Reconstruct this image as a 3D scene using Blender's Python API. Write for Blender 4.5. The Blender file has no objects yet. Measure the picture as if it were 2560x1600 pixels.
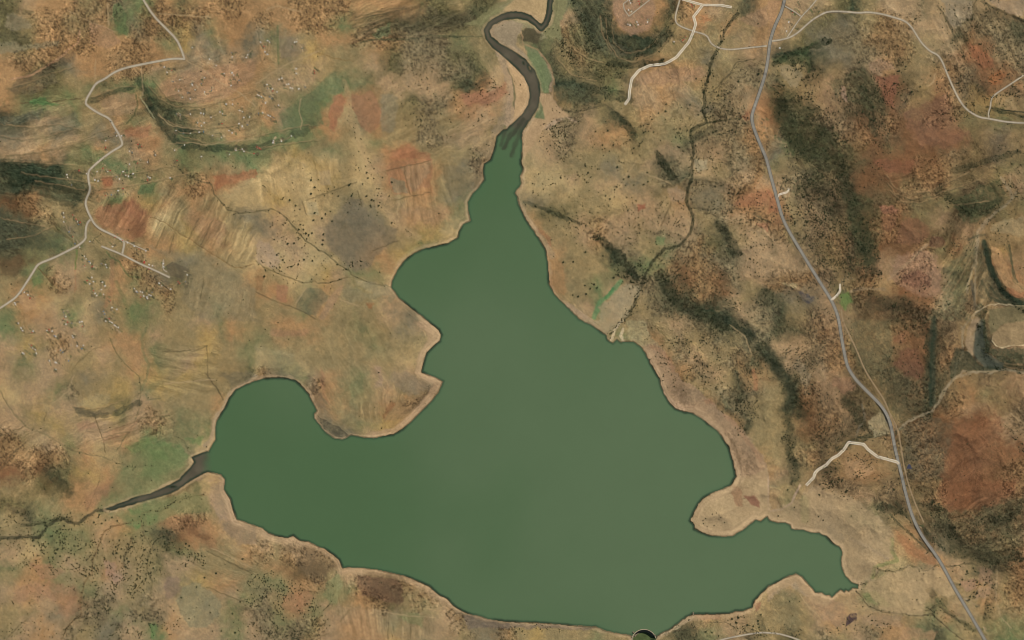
import bpy, math, random
import numpy as np
random.seed(7)
R_ = math.radians
scene = bpy.context.scene
M = 4.06                                   # metres on the ground per photo pixel

# ------------------------------------------------------------------ camera, light, exposure
cam_d = bpy.data.cameras.new('camera'); cam = bpy.data.objects.new('camera', cam_d)
scene.collection.objects.link(cam); scene.camera = cam
CAM_H = 60000.0
cam.location = (0, 0, CAM_H); cam.rotation_euler = (0, 0, 0)
cam_d.sensor_width = 36; cam_d.lens = 36 * CAM_H / (2560 * M)
cam_d.clip_start = 100; cam_d.clip_end = 300000
SUN_EL, SUN_AZ = 46, 38                    # azimuth east of north (+Y is north, +X east)
world = bpy.data.worlds.new('World'); scene.world = world; world.use_nodes = True
wn = world.node_tree; bg = wn.nodes['Background']
sky = wn.nodes.new('ShaderNodeTexSky'); sky.sky_type = 'NISHITA'; sky.sun_disc = False
sky.sun_elevation = R_(SUN_EL); sky.sun_rotation = R_(SUN_AZ)
wn.links.new(sky.outputs[0], bg.inputs[0]); bg.inputs[1].default_value = 0.06
sd_ = bpy.data.lights.new('sun', 'SUN'); sd_.energy = 4.0; sd_.angle = R_(0.5); sd_.color = (1, 0.94, 0.85)
sun = bpy.data.objects.new('sun', sd_); scene.collection.objects.link(sun)
sun.rotation_euler = (R_(90 - SUN_EL), 0, R_(-SUN_AZ) + math.pi)
sun.rotation_euler = (-R_(90 - SUN_EL), 0, -R_(SUN_AZ))
scene.view_settings.view_transform = 'Standard'; scene.view_settings.look = 'None'
scene.view_settings.exposure = 0; scene.view_settings.gamma = 1
scene.cycles.pixel_filter_type = 'BLACKMAN_HARRIS'; scene.cycles.filter_width = .95      # a sharp survey lens
KEXP = 1.22                                # flat-ground radiance / base colour

# ------------------------------------------------------------------ survey helpers
def T(c, r, s):                            # points read off sheet (c,r) of the 4x4 survey sheets
    v = [float(a) for a in s.split()]
    return [(640 * c + v[i] / 3.78, 400 * r + v[i + 1] / 3.78) for i in range(0, len(v), 2)]
def O(s):                                  # points read off the overview sheet
    v = [float(a) for a in s.split()]
    return [(v[i] * 1.0583, v[i + 1] * 1.0583) for i in range(0, len(v), 2)]
def W(p): return ((p[0] - 1280) * M, (800 - p[1]) * M)
def lin(c):
    c = np.asarray(c, float) / 255
    return np.where(c <= .04045, c / 12.92, ((c + .055) / 1.055) ** 2.4)

GS = 2.0
gx = np.arange(-120, 2681, GS); gy = np.arange(-100, 1701, GS)
NX, NY = len(gx), len(gy)
PX, PY = np.meshgrid(gx.astype(np.float32), gy.astype(np.float32))
rng = np.random.RandomState(11)
TAB = rng.rand(256, 256).astype(np.float32)
def vn(x, y, seed=0):                      # value noise -1..1
    x = x + seed * 17.31; y = y + seed * 9.77
    xi = np.floor(x).astype(np.int32); yi = np.floor(y).astype(np.int32)
    fx = x - xi; fy = y - yi; fx = fx * fx * (3 - 2 * fx); fy = fy * fy * (3 - 2 * fy)
    xi += seed * 37; yi += seed * 91
    a = TAB[yi & 255, xi & 255]; b = TAB[yi & 255, (xi + 1) & 255]
    c = TAB[(yi + 1) & 255, xi & 255]; d = TAB[(yi + 1) & 255, (xi + 1) & 255]
    return ((a + (b - a) * fx) * (1 - fy) + (c + (d - c) * fx) * fy) * 2 - 1
def fbm(x, y, s, oct=4, seed=0, gain=.5):
    o = 0; a = 1; t = 0
    for i in range(oct):
        o = o + a * vn(x / s, y / s, seed + i * 3); t += a; a *= gain; s /= 2.03
        x, y = x * .8 - y * .6, x * .6 + y * .8
    return o / t
def ridged(x, y, s, oct=5, seed=0, gain=.5):     # crests and V-shaped ravines
    o = 0; a = 1; t = 0; w = 1
    for i in range(oct):
        r = (1 - np.abs(vn(x / s, y / s, seed + i * 3))) ** 2
        o = o + a * r * w; w = np.clip(r * 1.3, 0, 1); t += a; a *= gain; s /= 2.1
        x, y = x * .8 - y * .6, x * .6 + y * .8
    return o / t
def sst(a, b, x):
    t = np.clip((x - a) / (b - a), 0, 1); return t * t * (3 - 2 * t)

def win(x0, y0, x1, y1):
    i0 = max(0, int((x0 - gx[0]) / GS)); i1 = min(NX, int((x1 - gx[0]) / GS) + 2)
    j0 = max(0, int((y0 - gy[0]) / GS)); j1 = min(NY, int((y1 - gy[0]) / GS) + 2)
    return slice(j0, max(j0, j1)), slice(i0, max(i0, i1))
def line_dist(pts, cap, X=None, Y=None, widths=None, closed=False):
    """distance to a polyline, capped; with widths the distance beyond the local half width"""
    D = np.full((NY, NX), cap, np.float32)
    X = PX if X is None else X; Y = PY if Y is None else Y
    n = len(pts)
    for k in range(n if closed else n - 1):
        (ax, ay), (bx, by) = pts[k], pts[(k + 1) % n]
        wa = widths[k] if widths else 0; wb = widths[(k + 1) % n] if widths else 0
        p = cap + max(wa, wb) + 12
        w = win(min(ax, bx) - p, min(ay, by) - p, max(ax, bx) + p, max(ay, by) + p)
        x = X[w]; y = Y[w]
        if x.size == 0: continue
        dx, dy = bx - ax, by - ay; L = dx * dx + dy * dy + 1e-9
        t = np.clip(((x - ax) * dx + (y - ay) * dy) / L, 0, 1)
        d = np.hypot(x - ax - t * dx, y - ay - t * dy) - (wa + (wb - wa) * t)
        D[w] = np.minimum(D[w], d)
    return D
def inside(pts, X=None, Y=None):
    X = PX if X is None else X; Y = PY if Y is None else Y
    I = np.zeros(X.shape, bool); n = len(pts)
    for k in range(n):
        (ax, ay), (bx, by) = pts[k], pts[(k + 1) % n]
        if ay == by: continue
        w = win(-1e4, min(ay, by) - 12, max(ax, bx) + 12, max(ay, by) + 12)
        x = X[w]; y = Y[w]
        c = ((ay > y) != (by > y)) & (x < (bx - ax) * (y - ay) / (by - ay) + ax)
        I[w] ^= c
    return I
def poly_sd(pts, cap, X=None, Y=None):
    D = line_dist(pts, cap, X, Y, closed=True)
    return np.where(inside(pts, X, Y), -D, D)

# ------------------------------------------------------------------ water outlines
LAKE = (T(2,0,'250 960 220 1060 160 1140 90 1260 95 1380 88 1500') +
 T(2,1,'78 0 78 30 100 90 76 150 85 220 20 315 45 350 60 420 110 530 170 630 250 740 310 840 335 950 340 1080 345 1170 400 1270 500 1370 580 1450') +
 T(2,2,'640 0 740 45 820 100 890 145 900 190 955 222 990 190 1030 215 1060 205 1140 205 1220 260 1260 320 1310 420 1350 490 1390 560 1400 620 1440 710 1490 790 1540 840 1620 870 1700 880 1800 940 1870 1000 1940 1050 2010 1150 2050 1220 2080 1330 2100 1420 2110 1480') +
 T(2,3,'2090 0 2060 50 1990 80 1900 115 1810 160 1760 220 1715 300 1680 385 1720 430 1720 465 1790 500 1880 530 1980 538 2080 535 2120 510 2190 470 2250 420 2300 380 2350 395 2410 350') +
 T(3,3,'20 390 80 405 160 405 210 430 225 465 250 470 330 475 400 495 490 505 550 535 590 580 640 620 675 630 700 680 690 760 700 840 730 910 790 970 850 990 850 1020 800 1020 760 1050 735 1035 720 1055 690 1035 650 1060 620 1090 600 1105 580 1085 540 1085 510 1062 450 1060 410 1010 350 950 320 910 265 880 180 910 90 960 0 1000') +
 T(2,3,'2340 1080 2280 1140 2265 1200 2190 1230 2110 1235 2050 1258 1980 1258 1890 1265 1780 1262 1700 1265 1650 1290 1580 1340 1510 1400 1420 1445 1365 1480 1340 1540 1247 1560 1150 1540 1130 1470 1060 1455 980 1445 880 1420 800 1385 740 1380 620 1375 500 1365 370 1350 200 1345 0 1335') +
 T(1,3,'2300 1325 2190 1310 2110 1280 2050 1270 1960 1240 1870 1185 1810 1120 1730 1080 1640 1000 1520 945 1400 900 1280 875 1150 845 1000 830 870 820 820 830 810 800 790 750 730 700 650 645 580 625 500 580 420 570 350 520 300 545 200 525 120 500 60 450 0 430') +
 T(0,3,'2330 400 2240 370 2210 290 2180 180 2120 90') +
 T(0,2,'2130 1505 2090 1460 2000 1440 1960 1430 1955 1300 1985 1220 2040 1130 2040 1020 2050 950 2130 830 2170 740 2230 660 2400 580') +
 T(1,2,'80 555 200 550 300 555 380 580 440 640 500 710 540 790 575 860 545 890 548 920 580 970 650 1060 740 1120 820 1130 900 1090 1000 1110 1110 1120 1300 1085 1380 1040 1480 950 1560 870 1660 770 1730 680 1770 580 1690 540 1570 490 1590 400 1620 310 1680 250 1740 200 1755 140 1730 90 1680 50 1620 0') +
 T(1,1,'1540 1450 1440 1370 1350 1300 1310 1240 1280 1200 1290 1140 1340 1040 1400 960 1500 880 1600 840 1700 820 1820 790 1910 735 1920 680 1960 610 2030 575 2010 500 2005 400 2050 320 2100 270 2160 190 2150 100 2160 40') +
 T(1,0,'2220 1512 2260 1400 2280 1290 2340 1230') + T(2,0,'0 1210 70 1150 140 1090'))
RIV = (T(2,0,'362 -120 362 0 350 130 320 220 275 268 235 225 160 170 80 145 0 145') +
 T(1,0,'2370 150 2290 180 2215 225 2178 290 2200 360 2260 425 2340 480') + T(2,0,'-20 520 90 610 165 700 208 800 218 900 200 1000 140 1100 60 1180 0 1240'))
RIVW = [6] * 6 + [7, 8, 8.5, 8, 7, 6, 6, 7, 9, 10.5, 13, 15, 15, 13.5, 12, 12, 12, 12, 13]
ARM = (T(0,3,'1000 275 1200 200 1280 165 1420 130 1600 50 1700 0') + T(0,2,'1720 1480 1800 1400 1840 1340 1815 1300 1860 1280 1960 1240 2000 1240 2000 1440 1960 1430 1860 1480 1810 1512') +
 T(0,3,'1800 0 1740 50 1640 110 1500 160 1350 200 1200 240 1040 285'))
DC = T(2,3,'1247 1530')[0]; DR = 31.7       # centre and radius of the arch of the dam
wx = fbm(PX, PY, 9, 3, 5); wy = fbm(PX, PY, 9, 3, 25)
SX = PX + 1.4 * wx; SY = PY + 1.4 * wy
CAP = 150
sd_lake = poly_sd(LAKE, CAP, SX, SY)
sd_riv = line_dist(RIV, 60, SX, SY, widths=RIVW)
sd_arm = poly_sd(ARM, 60, SX, SY)
sdw = np.minimum(np.minimum(sd_lake, sd_riv), sd_arm)
for ix, iy, ia, ib in ((1324, 170, 2.6, 6.5), (1309, 158, 1.6, 2.6), (432, 1217, 5, 1.6)):   # sand islets
    q_ = np.hypot(((PX - ix) * .9 - (PY - iy) * .43 * (ia < 4)) / ia, ((PX - ix) * .43 * (ia < 4) + (PY - iy) * .9) / ib); sdw = np.maximum(sdw, 3 * (1 - q_))
basin = (np.hypot(PX - DC[0], PY - DC[1]) < DR - .3) | ((np.abs(PX - DC[0]) < DR - 1) & (PY > DC[1]))

# ------------------------------------------------------------------ land cover map (40 photo px a cell)
PAL = dict(t=(162,136,99), T=(176,152,108), o=(165,130,90), O=(164,124,86), r=(114,87,60), R=(128,94,66), p=(161,135,101),
 b=(134,108,75), B=(98,82,57), g=(122,118,82), G=(108,116,78), k=(144,126,89), K=(103,96,66), s=(124,110,82), d=(86,83,61),
 D=(58,66,49), e=(122,112,88), y=(164,138,88), w=(174,147,108))
CON = dict(b=.50, s=.32, d=.30, D=.3, K=.30, o=.24, O=.16, R=.16, r=.25, T=.18, t=.12, w=.10, e=.16, G=.2)
SHEETS = ['''
KpoobkbsGboKobbo|KkbbkboGsbbbbooo|KKobbboobogyegoe|obbbooobbooepepe|ooKKeoobbpkpoooo|oKKKkgKGGGoooooo|ogGgGkoooDKKkkok|ddppgkkogkDKokkk|epkepkeeOOkDKkok|ppopkGokpokGKGGG''','''
oobbbbooooKKkKKw|boobbGkkKKKKKKgw|egekoobbbsssgkke|okeykkkoKsssKKkK|okkpkgkpKspssKKw|kppkGGgKppppKdOp|okgGGOOOkKssoOOp|opGGOTsOkkskkppg|GGGgokTgkkssppkg|gkykgkTkOOkkkspg''','''
wwkgddppodbopkdo|kwgpddoooKkOkoko|kdgbKddDDskkkkpo|wGdkbKKKDkkkekpp|wGdKkKKKooookkss|wGdDDkGkpopkksss|wpoKdKkkpopesspO|kGpspkDkokkksssO|gwsspooKkkgdssbo|gwpskkkkkppspssb''','''
oppkKDkppsttsttt|opkKeskbbppssssd|pkKessbbbkpdrsss|DDDeessbbkspRRss|kTDksdpokkkbsROs|dkkpsddRKkobsDOs|rdkpdDdRsyRbkyyk|rdDssrdbrrbkggGg|sdDDsbrdrRRRKkek|eGDDdKrKRrrsKdek''','''
dDDDggGGGkkKgkkG|dDDdkkOpkGkobOOT|rbokdkkGoyokokTT|drbkkkoRRoTkooke|ddkKegkoRokyooTk|ddgGgkkkkooykoTT|BBgppkKobkkekkkT|kkGbpkkogbeKkkko|kooTkkkokkbkkkkk|goopGTekGgkkkgkk''','''
gTTyTkTpOOokebGG|TTTTykTkOoOkkeGG|TyTTkkkpkookeGGG|epTTkeekpooogGGG|epkTpeeekkyyTGGG|wppTkeepkyGGGGGG|TTpTTkeooTGGGGGG|kkTTypggTGGGGGGG|oOkgokkkpGGGGGGG|kkkgokkkpeGGGGGG''','''
kTTkkkekpdswkspb|pTTpktteksdsspbO|kekTkkTtpkosesOO|okKKkkkppppksspb|kokkpbppkspskdkp|GGokkkDskgsbKdpp|GGokkkDdGbrbsspp|GGOkkkgdsdrbrskp|GGOkkGttsddbrpkd|GGGppGtkksdDDdps''','''
kkddddrRRbbkKkgg|psddDDrrKbbkKdgp|OksddDdKbKggddkg|RkssddrbrgpdDdgk|bKssKDrbrrKdpkkT|ppsKbDDrrbgrkdyk|ppsKKdrppbkgkDOt|bbbskKbTbbpgkkDO|deepGbKkRRpgskDd|dkspkKrdKbssskpk''','''
Gkppppkkgpkkpgok|pykbpkpoogkkykkg|pgppkkpkogkpykkg|pkppkekkoykykkkK|TppgskkykgykkkkG|pkyppyyKppkkkoTG|ppkykppkpbkggGTG|bkppgppokGggTTGG|bobbkoTkgGGpTGGG|RbrKKyogkGkBBppG''','''
koookkgkkepTGGGG|gkkkkkkgkkkTGGGG|TgTkkkkkkTTGGGGG|begpokgpkpppGGGG|GGGboggkpkebpGGG|GGGGokkkoobpGGGG|GGGGekgyyopTGGGG|GGGGeeppppGGGGGG|GGGGGGGGGGGGGGGG|GGGGGGGGGGGGGGGG''','''
GGGGTtwkskpsdDks|GGGGGGGkoksksksd|GGGGGGGGpospksbd|GGGGGGGGGpospkdo|GGGGGGGGGpbkksds|GGGGGGGGGwbpodsk|GGGGGGGGGGGptodk|GGGGGGGGGGGGGbtk|GGGGGGGGGGGGGpbo|GGGGGGGGGGGGGpbo''','''
ddsbpkkKbrdsTDkp|ppssbkkkrrdskDpp|dpssbKkKrrdbddDd|kdkpoKKKdrdskskp|kdbppdKkdbdkogkp|kDrspddgkDdbppks|kkrbddtpdbrRRrps|kkKddkkbKbrRRrpp|kkbdkokkKbbRrRRR|pdkddookKbKRRRrb''','''
kkKBKoOkgkBkgTGG|KKkkoogkGggkkpTG|kdggkktoGgobbkpp|kkgGggpkkgdrOopk|pTTggkkkkkKgkkko|gkogpkOpkKppkkkk|koogkgppkkpkyook|popoosspkspkTkpg|kkpepssgsspTTpgs|kpopskespGopppgp''','''
GGGGGGGGGGGGGGGG|GGGGGGGGGGGGGGGG|GGGGGGGGGGGGGGGG|pppGGGGGGGGGGGGG|bkbpbGGGGGGGGGGG|koBBkppppGGGGGGG|ggobkgbBBbpGGGGG|skOkgkobBkbpGGGG|sgsgppokggkpbeGG|sssbpoooykktkseb''','''
GGGGGGGGGGGGGppe|GGGGGGGGGGGGttRt|GGGGGGGGGGGttttt|GGGGGGGGGGGtttGG|GGGGGGGGGGGGGGGG|GGGGGGGGGGGGGGGG|GGGGGGGGGGGGGGGt|GGGGGGGGGGGGGGGT|GGGGGGGGGGGtotpk|kykkkgkkkkddgpsk''','''
kktpsskskKbRRRRb|tgtptpsddkbRRddd|tttptggkkkdbbddb|Gttetttkodskbbgs|GGGGettToOekdKbb|GGGGettTgpopkDDb|tttGGtgTtttkopkb|kKppttggtTKtkokb|kkkpotttkkgotkkk|kdkskpsoogdgkkGG''']
G0 = np.empty((40, 64), 'U1')
for q, sh in enumerate(SHEETS):
    rows = sh.strip().split('|'); assert len(rows) == 10, q
    for j, rw in enumerate(rows):
        assert len(rw) == 16, (q, j, rw)
        for i, ch in enumerate(rw): G0[(q // 4) * 10 + j, (q % 4) * 16 + i] = ch
PALL = np.array([lin(PAL[c]) for c in G0.ravel()]).reshape(40, 64, 3)
# cells that lie in open water take the colour of the nearest land so that banks stay true
wat = np.zeros((40, 64), bool)
for j in range(40):
    for i in range(64):
        a = int((i * 40 + 20 - gx[0]) / GS); b = int((j * 40 + 20 - gy[0]) / GS)
        wat[j, i] = sd_lake[b, a] < -6
known = ~wat; P2 = PALL.copy()
while not known.all():
    acc = np.zeros_like(P2); n = np.zeros((40, 64))
    for dj in (-1, 0, 1):
        for di in (-1, 0, 1):
            a = np.roll(np.roll(P2, dj, 0), di, 1); b = np.roll(np.roll(known, dj, 0), di, 1)
            if dj == 1: b[0] = False
            if dj == -1: b[-1] = False
            if di == 1: b[:, 0] = False
            if di == -1: b[:, -1] = False
            acc += a * b[..., None]; n += b
    new = (~known) & (n > 0)
    P2[new] = acc[new] / n[new][:, None]; known = known | new
CONG = np.array([CON.get(c, .26) for c in G0.ravel()]).reshape(40, 64)
def cells(A, X, Y):
    u = np.clip(X / 40 - .5, 0, 62.999); v = np.clip(Y / 40 - .5, 0, 38.999)
    i = u.astype(int); j = v.astype(int); fu = u - i; fv = v - j
    if A.ndim == 3: fu = fu[..., None]; fv = fv[..., None]
    return (A[j, i] * (1 - fu) + A[j, i + 1] * fu) * (1 - fv) + (A[j + 1, i] * (1 - fu) + A[j + 1, i + 1] * fu) * fv
w1x = fbm(PX, PY, 70, 5, 40, .6); w1y = fbm(PX, PY, 70, 5, 60, .6)
w2x = fbm(PX, PY, 15, 3, 70, .7); w2y = fbm(PX, PY, 15, 3, 75, .7)
COL = cells(P2, PX + 44 * w1x + 12 * w2x, PY + 44 * w1y + 12 * w2y).astype(np.float32)
em = (.34 * sst(1930, 2060, PX + 60 * w1x) * (1 - sst(1300, 1380, PY - (PX - 2300) * .5 + 40 * w1y)) * sst(100, 220, PY))[..., None]
COL = COL * (1 - em) + lin((112,80,56)).astype(np.float32) * em
CNT = cells(CONG, PX + 30 * w1x, PY + 30 * w1y).astype(np.float32)

# ------------------------------------------------------------------ relief
SLOPES = [('0 400 100 415 200 450', 34, 1.), ('0 440 90 450 170 475', 20, .7), ('0 520 60 560 130 590', 32, .6), ('10 640 50 650', 30, .4),
 ('330 190 350 240 365 275 400 320 440 345 500 352 560 350', 11, 1.0), ('560 350 620 345 680 330 740 295', 10, .7), ('360 235 385 258 410 268 480 262', 8, .7),
 ('370 290 400 300 470 312', 8, .5), ('210 238 260 225 320 205', 8, .8), ('60 190 110 165 150 150', 18, .5), ('0 275 60 285 110 270', 14, .6), ('130 320 180 305', 14, .5),
 ('880 45 960 60 1050 50 1140 30', 24, .5), ('900 95 1000 92 1080 88', 8, .5), ('1090 190 1120 205 1150 195', 16, .8), ('1105 150 1150 180', 10, .5),
 ('1040 190 1070 185 1100 175', 9, .6), ('1290 70 1330 90', 14, .7), ('1360 10 1390 60 1400 110', 20, .7),
 ('1425 30 1445 90 1490 130 1540 115 1575 80', 18, .9), ('1440 150 1500 155 1560 145', 9, .9), ('1330 110 1370 165 1420 190', 16, .6), ('1380 205 1440 222 1480 232', 18, .8),
 ('1450 272 1480 300 1500 320', 11, 1.1), ('1555 365 1575 395 1590 420', 13, 1.1), ('1240 480 1300 500 1370 530', 8, .7), ('1410 560 1440 585 1470 610', 12, 1.2), ('1465 615 1490 640 1505 660', 12, 1.1),
 ('1780 480 1800 530 1830 600', 14, .4), ('1560 650 1600 710 1660 745 1720 765', 20, .9), ('1720 770 1780 790', 12, .9), ('1700 530 1720 560 1740 600', 16, .7),
 ('1800 820 1840 880 1870 930 1890 980', 20, .9), ('1860 990 1865 1060 1880 1130', 18, .8), ('1800 700 1850 760', 18, .5), ('1740 890 1760 960', 14, .3),
 ('1825 150 1880 125 1960 95', 9, 1.), ('1870 140 1880 170', 8, 1.), ('1850 250 1870 320 1900 350 1960 385', 26, 1.), ('1980 380 2010 470 2040 560 2060 640', 24, .9), ('2040 210 2050 260 2065 310', 16, .8), ('1930 290 1960 340', 18, .5),
 ('1880 380 1930 420 1960 500', 26, .5), ('2060 720 2130 720 2180 760', 26, .7), ('2130 760 2200 790', 24, .6), ('2220 450 2300 500 2360 480', 18, .7), ('2250 400 2340 380 2400 360', 10, .6),
 ('2330 590 2345 650 2380 700 2419 735', 11, 1.3), ('2315 730 2320 800 2335 860 2419 870', 14, 1.3), ('2330 255 2419 275', 5, 1.), ('2190 780 2195 860 2190 980', 16, .8), ('2240 860 2215 930', 10, .5),
 ('2120 1190 2150 1225 2230 1300', 9, .7), ('2080 1195 2130 1210', 14, .9), ('2210 1200 2260 1290 2330 1320 2400 1315', 22, .9), ('2340 1240 2400 1210', 18, .9), ('2160 1230 2200 1290', 16, .4),
 ('115 1110 135 1140 165 1160', 18, .8), ('180 968 220 982 260 978 330 955', 9, .9), ('2090 1010 1980 1060', 12, .7), ('1950 800 1900 880 2000 990', 20, .3),
 ('1790 1455 1800 1500', 12, .5), ('2350 1380 2330 1460', 14, .5), ('830 480 850 560', 26, .3), ('1060 440 1100 430', 16, .4), ('1320 250 1300 330', 14, .2), ('1500 200 1460 180', 14, .5),
 ('2380 1000 2419 1060', 20, .3), ('2000 950 2040 1000', 20, .7), ('1960 1390 2040 1390', 8, .3)]
F = np.zeros((NY, NX), np.float32)
QX = PX + 7 * fbm(PX, PY, 28, 3, 80); QY = PY + 7 * fbm(PX, PY, 28, 3, 83)
FN = fbm(PX, PY, 16, 4, 86, .7) + .5 * vn((PX * .79 + PY * .61) / 6, (-PX * .61 + PY * .79) / 30, 87)
for s, w, a in SLOPES:
    w *= 1.06
    d = line_dist(O(s), w * 2, QX, QY)
    F = np.maximum(F, a * (1 - sst(.45, 1.0, d / w + .5 * FN)) * (1 + .18 * FN))
rug = sst(1380, 1750, PX) * .9 + .35 * sst(900, 300, PX) * sst(900, 500, PY) + .35
rug *= 1 - .55 * sst(600, 900, PX) * sst(1350, 1200, PX)
f = .5 * F + (rug - .2) * .15 * fbm(PX, PY, 90, 6, 100, .68)
f = f - f.mean()
sxd, syd = math.sin(R_(SUN_AZ)), -math.cos(R_(SUN_AZ))      # towards the sun, in photo axes (y down)
PADX, PADY = 2048 - NX, 1536 - NY
fp = np.pad(f, ((0, PADY), (0, PADX)))
kx = np.fft.fftfreq(2048, GS) * 2 * np.pi; ky = np.fft.fftfreq(1536, GS) * 2 * np.pi
KX, KY = np.meshgrid(kx, ky); ks = KX * sxd + KY * syd; k2 = KX ** 2 + KY ** 2
H = np.fft.ifft2(-1j * ks * np.fft.fft2(fp) / (ks ** 2 + .12 * k2 + (2 * np.pi / 900) ** 2)).real[:NY, :NX] * M
H = H.astype(np.float32)
H += (rug - .15) * (74 * ridged(PX + 16 * w1x, PY + 16 * w1y, 105, 5, 130, .52) + 5 * fbm(PX, PY, 30, 4, 140, .6) + 1.6 * fbm(PX, PY, 7, 2, 150))
H -= np.percentile(H, 2)
H = np.where(H > 0, H, H * .15)

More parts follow.
